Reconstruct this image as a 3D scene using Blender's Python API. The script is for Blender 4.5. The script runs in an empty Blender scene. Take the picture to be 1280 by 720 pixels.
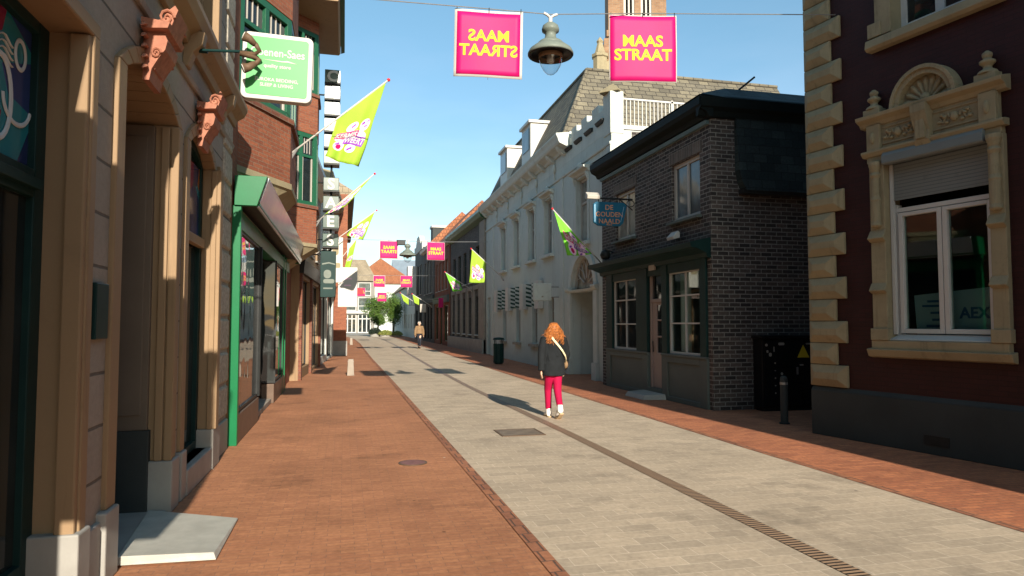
import bpy, bmesh, math, random
from mathutils import Vector, Matrix, noise
R = math.radians
PI = math.pi
random.seed(7)
S = bpy.context.scene
COL = S.collection

# ---------------------------------------------------------------- materials
def new_mat(name):
    m = bpy.data.materials.new(name); m.use_nodes = True
    nt = m.node_tree; nt.nodes.clear()
    out = nt.nodes.new('ShaderNodeOutputMaterial')
    b = nt.nodes.new('ShaderNodeBsdfPrincipled')
    nt.links.new(b.outputs[0], out.inputs[0])
    return m, nt, b

def N(nt, kind, **kw):
    n = nt.nodes.new(kind)
    for k, v in kw.items():
        if k in n.inputs: n.inputs[k].default_value = v
        else: setattr(n, k, v)
    return n

def wall_coords():
    g = bpy.data.node_groups.new('wall_coords', 'ShaderNodeTree')
    g.interface.new_socket(name='Vector', in_out='OUTPUT', socket_type='NodeSocketVector')
    go = g.nodes.new('NodeGroupOutput')
    geo = g.nodes.new('ShaderNodeNewGeometry')
    sp = g.nodes.new('ShaderNodeSeparateXYZ'); g.links.new(geo.outputs['Position'], sp.inputs[0])
    sn = g.nodes.new('ShaderNodeSeparateXYZ'); g.links.new(geo.outputs['True Normal'], sn.inputs[0])
    def mth(op, a, b=None):
        n = g.nodes.new('ShaderNodeMath'); n.operation = op
        for i, x in enumerate((a, b)):
            if x is None: continue
            if isinstance(x, (int, float)): n.inputs[i].default_value = x
            else: g.links.new(x, n.inputs[i])
        return n.outputs[0]
    ax = mth('ABSOLUTE', sn.outputs[0]); ay = mth('ABSOLUTE', sn.outputs[1]); az = mth('ABSOLUTE', sn.outputs[2])
    fx = mth('GREATER_THAN', ax, ay)
    h = mth('ADD', mth('MULTIPLY', fx, sp.outputs[1]), mth('MULTIPLY', mth('SUBTRACT', 1.0, fx), sp.outputs[0]))
    top = mth('GREATER_THAN', az, 0.9)
    v = mth('ADD', mth('MULTIPLY', mth('SUBTRACT', 1.0, top), sp.outputs[2]), mth('MULTIPLY', top, mth('ADD', mth('MULTIPLY', fx, sp.outputs[0]), mth('MULTIPLY', mth('SUBTRACT', 1.0, fx), sp.outputs[1]))))
    c = g.nodes.new('ShaderNodeCombineXYZ'); g.links.new(h, c.inputs[0]); g.links.new(v, c.inputs[1])
    g.links.new(c.outputs[0], go.inputs[0])
    return g
WC = wall_coords()

def coords(nt, kind):
    if kind == 'wall':
        n = nt.nodes.new('ShaderNodeGroup'); n.node_tree = WC; return n.outputs[0]
    if kind == 'world':
        return nt.nodes.new('ShaderNodeNewGeometry').outputs['Position']
    return nt.nodes.new('ShaderNodeTexCoord').outputs['Object']

def c4(c): return (c[0], c[1], c[2], 1)
def mix(nt, fac, a, b, mode='MIX'):
    n = nt.nodes.new('ShaderNodeMix'); n.data_type = 'RGBA'; n.blend_type = mode
    for sock, x in ((n.inputs[0], fac), (n.inputs[6], a), (n.inputs[7], b)):
        if isinstance(x, (int, float)): sock.default_value = x
        elif isinstance(x, tuple): sock.default_value = c4(x)
        else: nt.links.new(x, sock)
    return n.outputs[2]
def ramp(nt, x, lo, hi):
    n = nt.nodes.new('ShaderNodeMapRange'); n.inputs[1].default_value = lo; n.inputs[2].default_value = hi
    nt.links.new(x, n.inputs[0]); return n.outputs[0]
def noise_t(nt, vec, scale, detail=4, rough=.6):
    n = N(nt, 'ShaderNodeTexNoise'); n.inputs['Scale'].default_value = scale
    n.inputs['Detail'].default_value = detail; n.inputs['Roughness'].default_value = rough
    nt.links.new(vec, n.inputs['Vector']); return n.outputs[0]
def bump(nt, b, h, strength, dist=.01):
    n = N(nt, 'ShaderNodeBump'); n.inputs['Strength'].default_value = strength; n.inputs['Distance'].default_value = dist
    nt.links.new(h, n.inputs['Height']); nt.links.new(n.outputs[0], b.inputs['Normal'])

def plain(name, col, rough=.6, var=.18, scale=3.0, metal=0, bmp=.15, bscale=60, spec=.22, co='world', grime=None):
    m, nt, b = new_mat(name)
    v = coords(nt, co)
    n1 = noise_t(nt, v, scale, 5)
    d = tuple(max(0, x * (1 - var)) for x in col); l = tuple(min(1, x * (1 + var)) for x in col)
    c = mix(nt, ramp(nt, n1, .3, .7), d, l)
    if grime:
        n3 = noise_t(nt, v, scale * 2.7, 8, .7)
        c = mix(nt, ramp(nt, n3, .55, .8), c, grime)
        mp = N(nt, 'ShaderNodeMapping'); mp.inputs['Scale'].default_value = (7, 7, .55); nt.links.new(v, mp.inputs[0])
        n4 = noise_t(nt, mp.outputs[0], 1.0, 7, .7)
        c = mix(nt, ramp(nt, n4, .56, .85), c, tuple(x * .62 for x in grime))
    nt.links.new(c, b.inputs['Base Color'])
    b.inputs['Roughness'].default_value = rough; b.inputs['Metallic'].default_value = metal
    b.inputs['Specular IOR Level'].default_value = spec
    if bmp:
        n2 = noise_t(nt, v, bscale, 3); bump(nt, b, n2, bmp, .004)
    return m

def brick(name, c1, c2, mortar, w=.21, h=.065, ms=.006, rough=.85, co='wall', offset=.5, strength=.6, var=.35, odd=None, big=.25, squash=None, mvar=None):
    m, nt, b = new_mat(name)
    v = coords(nt, co)
    # slight waviness of courses
    t = N(nt, 'ShaderNodeTexBrick')
    t.offset = offset
    t.inputs['Scale'].default_value = 1; t.inputs['Brick Width'].default_value = w; t.inputs['Row Height'].default_value = h
    t.inputs['Mortar Size'].default_value = ms; t.inputs['Mortar Smooth'].default_value = .3; t.inputs['Bias'].default_value = 0
    t.inputs['Color1'].default_value = c4(c1); t.inputs['Color2'].default_value = c4(c2); t.inputs['Mortar'].default_value = c4(mortar)
    nd = N(nt, 'ShaderNodeTexNoise'); nd.inputs['Scale'].default_value = 7; nt.links.new(v, nd.inputs['Vector'])
    vm = N(nt, 'ShaderNodeVectorMath', operation='MULTIPLY_ADD')
    nt.links.new(nd.outputs['Color'], vm.inputs[0]); vm.inputs[1].default_value = (.010, .010, 0); nt.links.new(v, vm.inputs[2])
    nt.links.new(vm.outputs[0], t.inputs['Vector'])
    n1 = noise_t(nt, v, .7, 6); n2 = noise_t(nt, v, 22, 4)
    c = t.outputs['Color']
    f1 = nt.nodes.new('ShaderNodeMapRange'); f1.inputs[1].default_value = .3; f1.inputs[2].default_value = .7
    f1.inputs[3].default_value = 1 - big; f1.inputs[4].default_value = 1 + big; nt.links.new(n1, f1.inputs[0])
    f2 = nt.nodes.new('ShaderNodeMapRange'); f2.inputs[1].default_value = .3; f2.inputs[2].default_value = .7
    f2.inputs[3].default_value = 1 - var * .5; f2.inputs[4].default_value = 1 + var * .5; nt.links.new(n2, f2.inputs[0])
    mm = N(nt, 'ShaderNodeMath', operation='MULTIPLY'); nt.links.new(f1.outputs[0], mm.inputs[0]); nt.links.new(f2.outputs[0], mm.inputs[1])
    vs = N(nt, 'ShaderNodeVectorMath', operation='SCALE'); nt.links.new(c, vs.inputs[0]); nt.links.new(mm.outputs[0], vs.inputs['Scale'])
    c = vs.outputs[0]
    if odd:   # scattered odd bricks of another colour
        t2 = N(nt, 'ShaderNodeTexBrick'); t2.offset = offset
        for k in ('Scale', 'Brick Width', 'Row Height', 'Mortar Size', 'Mortar Smooth'): t2.inputs[k].default_value = t.inputs[k].default_value
        t2.inputs['Bias'].default_value = -.72 if len(odd) < 4 else odd[3]
        t2.inputs['Color1'].default_value = (0, 0, 0, 1); t2.inputs['Color2'].default_value = (1, 1, 1, 1); t2.inputs['Mortar'].default_value = (0, 0, 0, 1)
        nt.links.new(vm.outputs[0], t2.inputs['Vector'])
        c = mix(nt, ramp(nt, t2.outputs['Color'], .45, .9), c, odd[:3])
    if co == 'world':   # stains and trodden-in gum
        ns = noise_t(nt, v, .9, 9, .72); c = mix(nt, ramp(nt, ns, .54, .80), c, tuple(x * .42 for x in c2))
        vo = N(nt, 'ShaderNodeTexVoronoi'); vo.inputs['Scale'].default_value = 1.7; nt.links.new(v, vo.inputs['Vector'])
        sp_ = ramp(nt, vo.outputs['Distance'], .034, .022); c = mix(nt, sp_, c, tuple(x * .45 for x in c2))
        vo2 = N(nt, 'ShaderNodeTexVoronoi'); vo2.inputs['Scale'].default_value = 1.1; nt.links.new(v, vo2.inputs['Vector'])
        sp2 = ramp(nt, vo2.outputs['Distance'], .020, .012); c = mix(nt, sp2, c, (.55, .50, .42))
    nt.links.new(c, b.inputs['Base Color'])
    b.inputs['Roughness'].default_value = rough
    b.inputs['Specular IOR Level'].default_value = .3
    sub = N(nt, 'ShaderNodeMath', operation='MULTIPLY_ADD'); nt.links.new(t.outputs['Fac'], sub.inputs[0]); sub.inputs[1].default_value = -1.0
    n3 = noise_t(nt, v, 90, 3); nm = N(nt, 'ShaderNodeMath', operation='MULTIPLY'); nt.links.new(n3, nm.inputs[0]); nm.inputs[1].default_value = .5
    nt.links.new(nm.outputs[0], sub.inputs[2])
    bump(nt, b, sub.outputs[0], strength, .008)
    return m

def glass(name, col=(.012, .017, .018), rough=.04, spec=.5, wav=.03):
    m, nt, b = new_mat(name)
    v = coords(nt, 'world')
    n1 = noise_t(nt, v, 1.3, 3)
    c = mix(nt, ramp(nt, n1, .35, .65), tuple(x * .5 for x in col), tuple(x * 1.5 for x in col))
    nt.links.new(c, b.inputs['Base Color'])
    b.inputs['Roughness'].default_value = rough; b.inputs['Specular IOR Level'].default_value = spec
    n2 = noise_t(nt, v, 1.6, 1); bump(nt, b, n2, wav, .3)
    return m

def clear_glass(name, tint=(.75, .85, .82)):
    m, nt, b = new_mat(name)
    nt.nodes.remove(b)
    out = [n for n in nt.nodes if n.type == 'OUTPUT_MATERIAL'][0]
    tr = N(nt, 'ShaderNodeBsdfTransparent'); tr.inputs[0].default_value = c4(tint)
    gl = N(nt, 'ShaderNodeBsdfGlossy'); gl.inputs['Roughness'].default_value = .02
    lw = N(nt, 'ShaderNodeLayerWeight'); lw.inputs[0].default_value = .5
    pw = N(nt, 'ShaderNodeMath', operation='POWER'); nt.links.new(lw.outputs['Facing'], pw.inputs[0]); pw.inputs[1].default_value = 3.5
    fr = N(nt, 'ShaderNodeMath', operation='MULTIPLY_ADD'); nt.links.new(pw.outputs[0], fr.inputs[0]); fr.inputs[1].default_value = .85; fr.inputs[2].default_value = .05
    mx = N(nt, 'ShaderNodeMixShader')
    nt.links.new(fr.outputs[0], mx.inputs[0]); nt.links.new(tr.outputs[0], mx.inputs[1]); nt.links.new(gl.outputs[0], mx.inputs[2])
    nt.links.new(mx.outputs[0], out.inputs[0])
    return m

M = {}
M['paving'] = brick('red_clay_pavers', (.42, .185, .088), (.345, .145, .071), (.29, .14, .08), w=.2, h=.062, ms=.004, co='world', strength=.45, big=.17, var=.3, odd=(.45, .21, .12, -.8))
M['paving2'] = brick('red_clay_pavers_right', (.47, .175, .080), (.34, .120, .060), (.22, .105, .065), w=.2, h=.075, ms=.005, co='world', strength=.55, big=.12, var=.35, odd=(.50, .25, .15, -.8))
M['edge'] = brick('edge_pavers', (.36, .15, .075), (.26, .105, .058), (.12, .07, .05), w=.11, h=.21, ms=.008, co='world', strength=.8)
M['road'] = brick('granite_setts', (.475, .38, .275), (.39, .315, .23), (.59, .49, .37), w=.31, h=.155, ms=.0035, co='world', strength=.4, big=.12, var=.25, odd=(.29, .23, .165, -.80))
M['plaster_beige'] = plain('beige_painted_plaster', (.275, .182, .102), .6, .06, 1.2, bmp=.1, grime=(.23, .155, .088))
M['stone_grey'] = plain('grey_render_blocks', (.30, .26, .215), .85, .14, 1.5, bmp=.35, bscale=45, grime=(.2, .175, .14))
M['stone_vermic'] = plain('worm_carved_stone', (.40, .36, .29), .85, .35, 22, bmp=1.0, bscale=30)
M['stone_base'] = plain('bluestone_plinth', (.30, .29, .265), .55, .15, 2, bmp=.15)
M['cream_stone'] = plain('cream_stone_trim', (.28, .235, .145), .75, .12, 3, bmp=.25, bscale=50, grime=(.20, .165, .10))
M['terracotta'] = plain('terracotta_ornament', (.34, .14, .088), .7, .25, 14, bmp=.4)
M['dgreen'] = plain('dark_green_paint', (.010, .032, .030), .42, .15, 4, bmp=.04, spec=.12)
M['tar'] = plain('black_gutter_paint', (.007, .011, .011), .6, .15, 4, bmp=.04, spec=.1)
M['green'] = plain('bright_green_paint', (.006, .135, .048), .35, .08, 3, bmp=.04)
M['mgreen'] = plain('bottle_green_paint', (.018, .095, .05), .35, .1, 3, bmp=.04)
M['white'] = plain('white_paint', (.50, .485, .45), .45, .05, 2, bmp=.05)
M['offwhite'] = plain('offwhite_frame_paint', (.42, .39, .34), .45, .06, 2, bmp=.05)
M['pinkwhite'] = plain('pale_pink_door_paint', (.34, .265, .23), .5, .06, 2, bmp=.05)
M['white_wall'] = plain('white_rendered_wall', (.50, .54, .50), .85, .05, .9, bmp=.25, bscale=35, grime=(.40, .42, .385))
M['white_trim'] = plain('white_wall_trim', (.52, .545, .50), .8, .07, 2, bmp=.15, grime=(.42, .43, .40))
M['brick_dark'] = brick('dark_weathered_brick', (.100, .078, .068), (.028, .025, .024), (.20, .19, .17), w=.235, h=.082, ms=.011, strength=1.0, big=.2, var=.5, odd=(.25, .235, .21, -.72))
M['brick_red'] = brick('red_facade_brick', (.27, .090, .045), (.20, .062, .034), (.19, .13, .09), w=.21, h=.062, ms=.005, strength=.5, big=.12)
M['brick_brown'] = brick('brown_red_brick', (.20, .07, .042), (.14, .05, .032), (.16, .115, .085), strength=.5)
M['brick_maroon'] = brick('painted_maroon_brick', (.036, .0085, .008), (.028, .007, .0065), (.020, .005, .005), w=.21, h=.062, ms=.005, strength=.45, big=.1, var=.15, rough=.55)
M['brick_tower'] = brick('tower_brick', (.27, .155, .085), (.21, .115, .065), (.22, .17, .12), w=.5, h=.2, ms=.02, strength=.3)
M['brick_grey'] = brick('grey_soot_brick', (.11, .10, .09), (.07, .065, .06), (.14, .135, .12), strength=.6, big=.2)
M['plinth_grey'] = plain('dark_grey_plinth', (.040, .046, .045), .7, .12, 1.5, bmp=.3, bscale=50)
M['plinth_green'] = plain('greygreen_panel_paint', (.095, .115, .105), .6, .08, 2, bmp=.1)
M['slate'] = brick('dark_slate_roof', (.034, .048, .046), (.012, .019, .019), (.005, .007, .007), w=.3, h=.17, ms=.007, strength=1.0, rough=.6, big=.3, var=.7, odd=(.045, .055, .052, -.6))
M['slate_tan'] = brick('weathered_tan_slates', (.175, .152, .105), (.105, .093, .070), (.04, .035, .03), w=.42, h=.2, ms=.016, strength=.9, rough=.8, big=.2, var=.5, odd=(.25, .24, .19, -.55))
M['tiles_orange'] = brick('orange_pantiles', (.36, .14, .062), (.27, .10, .048), (.14, .06, .035), w=.24, h=.3, ms=.025, strength=1.0, rough=.8, big=.15)
M['tiles_beige'] = brick('beige_roof_tiles', (.29, .235, .16), (.24, .195, .135), (.18, .145, .10), w=.3, h=.3, ms=.02, strength=.6)
M['glass'] = glass('window_glass')
M['glass_blind'] = glass('window_glass_with_blind', (.24, .235, .20), .12, .4)
M['glass_shop'] = glass('shop_window_glass', (.02, .026, .026), .03)
M['glass_far'] = glass('far_window_glass', (.055, .075, .075), .1)
M['clear'] = clear_glass('clear_glass')
M['metal_dark'] = plain('dark_iron', (.02, .022, .022), .45, .2, 9, bmp=.1)
M['metal_rust'] = plain('weathered_brown_iron', (.12, .075, .045), .6, .3, 9, bmp=.3)
M['metal_grey'] = plain('galvanised_steel', (.32, .32, .31), .4, .12, 9, metal=.6, bmp=.05)
M['lamp_green'] = plain('grey_green_enamel', (.15, .175, .15), .45, .12, 5, bmp=.05)
M['pink'] = plain('magenta_banner_cloth', (.48, .004, .115), .55, .07, 3, bmp=.1, bscale=12)
M['yellow'] = plain('yellow_print', (.62, .48, .012), .6, .03, 3, bmp=0)
M['lime'] = plain('lime_flag_cloth', (.27, .44, .035), .7, .08, 2, bmp=.1, bscale=14)
M['lime_shaded'] = plain('lime_flag_cloth_shaded', (.16, .55, .04), .7, .08, 2, bmp=.1, bscale=14)  # same cloth as lime, coloured greener for flags hanging in shade
M['purple'] = plain('purple_print', (.22, .04, .38), .6, .03, 3, bmp=0)
M['magenta'] = plain('magenta_print', (.55, .03, .16), .6, .03, 3, bmp=0)
M['blush'] = plain('blush_print', (.80, .55, .68), .6, .05, 3, bmp=0)
M['blue'] = plain('blue_sign_paint', (.012, .115, .205), .4, .1, 4, bmp=.05)
M['gold'] = plain('copper_lettering', (.55, .26, .13), .5, .1, 4, bmp=0)
M['signgreen'] = plain('light_green_sign_face', (.055, .32, .085), .4, .04, 2, bmp=0)
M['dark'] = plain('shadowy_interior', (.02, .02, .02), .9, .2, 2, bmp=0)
M['concrete'] = plain('concrete', (.33, .31, .27), .85, .14, 3, bmp=.3, grime=(.3, .28, .24))
M['hatch'] = plain('iron_hatch', (.18, .14, .10), .6, .25, 6, bmp=.5, bscale=70)
M['hatch_red'] = plain('rusty_round_cover', (.20, .09, .075), .6, .25, 9, bmp=.5, bscale=70)

def stripes_mat(name, a, b_, period, axis=2, co='world', rough=.5, width=.5, bmp=.3, slope=None):
    m, nt, b = new_mat(name)
    v = coords(nt, co); sp = N(nt, 'ShaderNodeSeparateXYZ'); nt.links.new(v, sp.inputs[0])
    x = sp.outputs[axis]
    if slope:
        ma = N(nt, 'ShaderNodeMath', operation='MULTIPLY_ADD'); nt.links.new(sp.outputs[slope[0]], ma.inputs[0]); ma.inputs[1].default_value = slope[1]; nt.links.new(x, ma.inputs[2]); x = ma.outputs[0]
    d = N(nt, 'ShaderNodeMath', operation='DIVIDE'); nt.links.new(x, d.inputs[0]); d.inputs[1].default_value = period
    f = N(nt, 'ShaderNodeMath', operation='FRACT'); nt.links.new(d.outputs[0], f.inputs[0])
    g = N(nt, 'ShaderNodeMath', operation='GREATER_THAN'); nt.links.new(f.outputs[0], g.inputs[0]); g.inputs[1].default_value = width
    nz = noise_t(nt, v, 8, 4)
    c = mix(nt, g.outputs[0], a, b_)
    c = mix(nt, ramp(nt, nz, .6, .9), c, tuple(.8 * (p + q) / 2 for p, q in zip(a, b_)))
    nt.links.new(c, b.inputs['Base Color']); b.inputs['Roughness'].default_value = rough
    if bmp: bump(nt, b, f.outputs[0], bmp, .01)
    return m
M['drain'] = stripes_mat('slotted_iron_drain', (.022, .018, .014), (.34, .22, .135), .05, 1, width=.42)
M['roller'] = stripes_mat('roller_shutter_slats', (.10, .12, .12), (.155, .175, .175), .045, 2, width=.22, bmp=.6)
M['shutter_stripe'] = stripes_mat('green_white_shutter_paint', (.010, .05, .038), (.50, .52, .49), .17, 2, width=.5, bmp=0, slope=(0, .25))
M['louver'] = stripes_mat('louvre_slats', (.02, .02, .02), (.6, .55, .48), .6, 2, width=.3)

def art_mat():
    m, nt, b = new_mat('colourful_window_painting')
    v = coords(nt, 'wall')
    vo = N(nt, 'ShaderNodeTexVoronoi'); vo.inputs['Scale'].default_value = 3.2; nt.links.new(v, vo.inputs['Vector'])
    cr = N(nt, 'ShaderNodeValToRGB'); sp = N(nt, 'ShaderNodeSeparateColor'); nt.links.new(vo.outputs['Color'], sp.inputs[0])
    nt.links.new(sp.outputs[0], cr.inputs[0]); cr.color_ramp.interpolation = 'CONSTANT'
    cs = [(.02, .03, .10), (.25, .02, .07), (.02, .20, .24), (.03, .05, .16), (.42, .13, .02), (.02, .05, .05)]
    e = cr.color_ramp.elements
    e[0].position = 0; e[0].color = c4(cs[0]); e[1].position = .18; e[1].color = c4(cs[1])
    for p, k in ((.36, 2), (.54, 3), (.75, 4), (.88, 5)):
        q = e.new(p); q.color = c4(cs[k])
    nt.links.new(cr.outputs[0], b.inputs['Base Color'])
    b.inputs['Roughness'].default_value = .15
    return m
M['art'] = art_mat()

def awn_mat():
    m, nt, b = new_mat('sky_tinted_canopy_front')
    v = coords(nt, 'world'); sp = N(nt, 'ShaderNodeSeparateXYZ'); nt.links.new(v, sp.inputs[0])
    n = noise_t(nt, v, 1.1, 4)
    c = mix(nt, ramp(nt, n, .35, .65), (.50, .60, .68), (.66, .70, .70))  # pale blue puts the mirrored sky into the panel colour
    nt.links.new(c, b.inputs['Base Color']); b.inputs['Roughness'].default_value = .18; b.inputs['Specular IOR Level'].default_value = .8
    return m
M['awnfront'] = awn_mat()

def leaf_mat(name, a, b_):
    m, nt, b = new_mat(name)
    v = coords(nt, 'world'); n = noise_t(nt, v, 2.5, 5)
    c = mix(nt, ramp(nt, n, .3, .7), a, b_)
    nt.links.new(c, b.inputs['Base Color']); b.inputs['Roughness'].default_value = .55
    return m
M['leaf'] = leaf_mat('tree_leaves', (.035, .085, .014), (.11, .18, .028))
M['leaf2'] = leaf_mat('planter_leaves', (.10, .15, .03), (.28, .27, .07))
M['bark'] = plain('bark', (.10, .075, .05), .9, .3, 8, bmp=.6)
M['skin'] = plain('skin', (.62, .38, .27), .5, .06, 6, bmp=.05)
M['hair_red'] = plain('copper_hair', (.31, .105, .026), .5, .75, 34, bmp=.3, co='object')
M['hair_grey'] = plain('grey_hair', (.62, .58, .52), .6, .2, 30, co='object')
M['jacket_black'] = plain('black_jacket_cloth', (.011, .013, .015), .9, .3, 7, bmp=.4, bscale=40, co='object')
M['trousers_red'] = plain('crimson_trousers_cloth', (.36, .003, .045), .8, .12, 7, bmp=.3, bscale=25, co='object')
M['jacket_tan'] = plain('tan_jacket_cloth', (.22, .14, .075), .85, .15, 7, co='object')
M['trousers_dark'] = plain('dark_trousers_cloth', (.02, .022, .03), .85, .2, 7, co='object')
M['shoe_white'] = plain('white_shoe_leather', (.78, .75, .70), .5, .06, 9, co='object')
M['sole'] = plain('tan_shoe_sole', (.45, .33, .20), .7, .1, 9, co='object')
M['strap'] = plain('cream_strap', (.75, .62, .38), .6, .05, 9, co='object')
M['poster'] = plain('pale_poster', (.55, .58, .58), .5, .05, 2, bmp=0)
M['navy'] = plain('navy_print', (.02, .06, .13), .5, .05, 2, bmp=0)
M['black'] = plain('black_paint', (.008, .008, .009), .4, .2, 3, bmp=.05)
M['signyellow'] = plain('warning_yellow', (.65, .50, .03), .5, .05, 2, bmp=0)
M['tyre'] = plain('rubber', (.015, .015, .015), .8, .1, 5)
M['redpaint'] = plain('red_sign_paint', (.60, .02, .03), .5, .05, 2, bmp=0)

# ---------------------------------------------------------------- geometry
class Fr:
    """plan frame: u runs along the facade, o outwards from it, z up"""
    def __init__(s, x, y, du, no): s.x, s.y, s.du, s.no = x, y, du, no
    def P(s, u, o, z): return (s.x + s.du[0] * u + s.no[0] * o, s.y + s.du[1] * u + s.no[1] * o, z)
def left(x): return Fr(x, 0, (0, 1), (1, 0))
def right(x): return Fr(x, 0, (0, 1), (-1, 0))
W = Fr(0, 0, (1, 0), (0, 1))      # u = X, o = Y

class MB:
    def __init__(s): s.v = []; s.f = []
    def add(s, vs, fs):
        k = len(s.v); s.v += [tuple(p) for p in vs]; s.f += [tuple(i + k for i in f) for f in fs]; return s
    def box(s, F, u0, u1, o0, o1, z0, z1):
        vs = [F.P(u, o, z) for z in (z0, z1) for (u, o) in ((u0, o0), (u1, o0), (u1, o1), (u0, o1))]
        return s.add(vs, [(0, 1, 2, 3), (4, 5, 6, 7), (0, 1, 5, 4), (1, 2, 6, 5), (2, 3, 7, 6), (3, 0, 4, 7)])
    def prof(s, F, pts, u0, u1, m0=0, m1=0):
        """polygon of (o,z) swept along u; m0/m1 shift the ends outwards with o (mitre)"""
        n = len(pts)
        vs = [F.P(u0 - m0 * o, o, z) for o, z in pts] + [F.P(u1 + m1 * o, o, z) for o, z in pts]
        return s.add(vs, [tuple(range(n)), tuple(range(n, 2 * n))] + [(i, (i + 1) % n, n + (i + 1) % n, n + i) for i in range(n)])
    def plate(s, F, pts, o0, o1):
        n = len(pts)
        vs = [F.P(u, o0, z) for u, z in pts] + [F.P(u, o1, z) for u, z in pts]
        return s.add(vs, [tuple(range(n)), tuple(range(n, 2 * n))] + [(i, (i + 1) % n, n + (i + 1) % n, n + i) for i in range(n)])
    def frustum(s, F, a, oa, b, ob):
        """a, b: rects (u0,u1,z0,z1) at depths oa, ob"""
        vs = []
        for (u0, u1, z0, z1), o in ((a, oa), (b, ob)):
            vs += [F.P(u0, o, z0), F.P(u1, o, z0), F.P(u1, o, z1), F.P(u0, o, z1)]
        return s.add(vs, [(0, 1, 2, 3), (4, 5, 6, 7)] + [(i, (i + 1) % 4, 4 + (i + 1) % 4, 4 + i) for i in range(4)])
    def quad(s, *p): return s.add(p, [tuple(range(len(p)))])
    def lathe(s, c, prof, n=20, axis='z'):
        vs = []; fs = []
        for r, z in prof:
            for k in range(n):
                a = 2 * PI * k / n
                if axis == 'z': vs.append((c[0] + r * math.cos(a), c[1] + r * math.sin(a), c[2] + z))
                else: vs.append((c[0] + r * math.cos(a), c[1] + z, c[2] + r * math.sin(a)))
        for i in range(len(prof) - 1):
            for k in range(n):
                fs.append((i * n + k, i * n + (k + 1) % n, (i + 1) * n + (k + 1) % n, (i + 1) * n + k))
        fs.append(tuple(range(n))); fs.append(tuple((len(prof) - 1) * n + k for k in range(n)))
        return s.add(vs, fs)
    def tube(s, pts, rad, n=8, flat=1.0):
        """tube through points; rad a number or one per point"""
        P = [Vector(p) for p in pts]; m = len(P)
        if not isinstance(rad, (list, tuple)): rad = [rad] * m
        vs = []; fs = []; ref = None
        for i in range(m):
            t = (P[min(i + 1, m - 1)] - P[max(i - 1, 0)])
            t = t.normalized() if t.length > 1e-9 else Vector((0, 0, 1))
            if ref is None:
                ref = Vector((0, 0, 1)) if abs(t.z) < .9 else Vector((1, 0, 0))
            a = t.cross(ref); a = a.normalized() if a.length > 1e-6 else t.orthogonal().normalized()
            b = t.cross(a).normalized(); ref = a.cross(t).normalized()
            for k in range(n):
                q = 2 * PI * k / n
                vs.append(tuple(P[i] + a * (rad[i] * math.cos(q)) + b * (rad[i] * flat * math.sin(q))))
        for i in range(m - 1):
            for k in range(n): fs.append((i * n + k, i * n + (k + 1) % n, (i + 1) * n + (k + 1) % n, (i + 1) * n + k))
        fs.append(tuple(range(n))); fs.append(tuple((m - 1) * n + k for k in range(n)))
        return s.add(vs, fs)
    def ell(s, c, r, nu=16, nv=10):
        pr = [(math.sin(PI * i / nv), -math.cos(PI * i / nv)) for i in range(nv + 1)]
        pr[0] = (.02, -1); pr[-1] = (.02, 1)
        t = MB().lathe((0, 0, 0), pr, nu)
        return s.add([(c[0] + p[0] * r[0], c[1] + p[1] * r[1], c[2] + p[2] * r[2]) for p in t.v], t.f)
    def text(s, body, size, fn, bold=.0, ext=.004, shear=0, sx=1.0):
        """text centred on 0,0; fn maps (x, y, depth) to a world point"""
        vs, fs = text_geo(body, size, bold, ext, shear, sx)
        return s.add([fn(*p) for p in vs], fs)
    def pieces(s, gap=.03):
        n = len(s.v); par = list(range(n))
        def find(i):
            while par[i] != i: par[i] = par[par[i]]; i = par[i]
            return i
        for f in s.f:
            for k in f[1:]: par[find(f[0])] = find(k)
        g = {}
        for f in s.f: g.setdefault(find(f[0]), []).append(f)
        G = []
        for fs in g.values():
            ids = {i for f in fs for i in f}
            lo = [min(s.v[i][k] for i in ids) for k in range(3)]; hi = [max(s.v[i][k] for i in ids) for k in range(3)]
            G.append([lo, hi, fs])
        ch = True
        while ch:
            ch = False
            for a in range(len(G)):
                for b in range(a + 1, len(G)):
                    if all(G[a][0][k] - gap <= G[b][1][k] and G[b][0][k] - gap <= G[a][1][k] for k in range(3)):
                        G[a] = [[min(p, q) for p, q in zip(G[a][0], G[b][0])], [max(p, q) for p, q in zip(G[a][1], G[b][1])], G[a][2] + G[b][2]]
                        G.pop(b); ch = True; break
                if ch: break
        out = []
        for lo, hi, fs in G:
            ids = sorted({i for f in fs for i in f}); mp = {i: k for k, i in enumerate(ids)}
            m = MB(); m.v = [s.v[i] for i in ids]; m.f = [tuple(mp[i] for i in f) for f in fs]; out.append(m)
        return out
    def build_each(s, name, mat, parent=None, gap=.03, **kw):
        return [m.build(name, mat, parent, **kw) for m in s.pieces(gap)]
    def build(s, name, mat, parent=None, smooth=False, bevel=0, solid=0, remesh=0, kind=None, recalc=True):
        me = bpy.data.meshes.new(name)
        me.from_pydata(s.v, [], s.f)
        if recalc:
            bm = bmesh.new(); bm.from_mesh(me); bmesh.ops.recalc_face_normals(bm, faces=bm.faces); bm.to_mesh(me); bm.free()
        o = bpy.data.objects.new(name, me); COL.objects.link(o)
        me.materials.append(mat)
        if smooth:
            for p in me.polygons: p.use_smooth = True
        if remesh:
            md = o.modifiers.new('r', 'REMESH'); md.mode = 'VOXEL'; md.voxel_size = remesh; md.use_smooth_shade = True
            m2 = o.modifiers.new('s', 'SMOOTH'); m2.factor = .5; m2.iterations = 3
        if solid:
            md = o.modifiers.new('s', 'SOLIDIFY'); md.thickness = solid
        if bevel:
            md = o.modifiers.new('b', 'BEVEL'); md.width = bevel; md.segments = 2; md.limit_method = 'ANGLE'; md.angle_limit = R(40)
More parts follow.
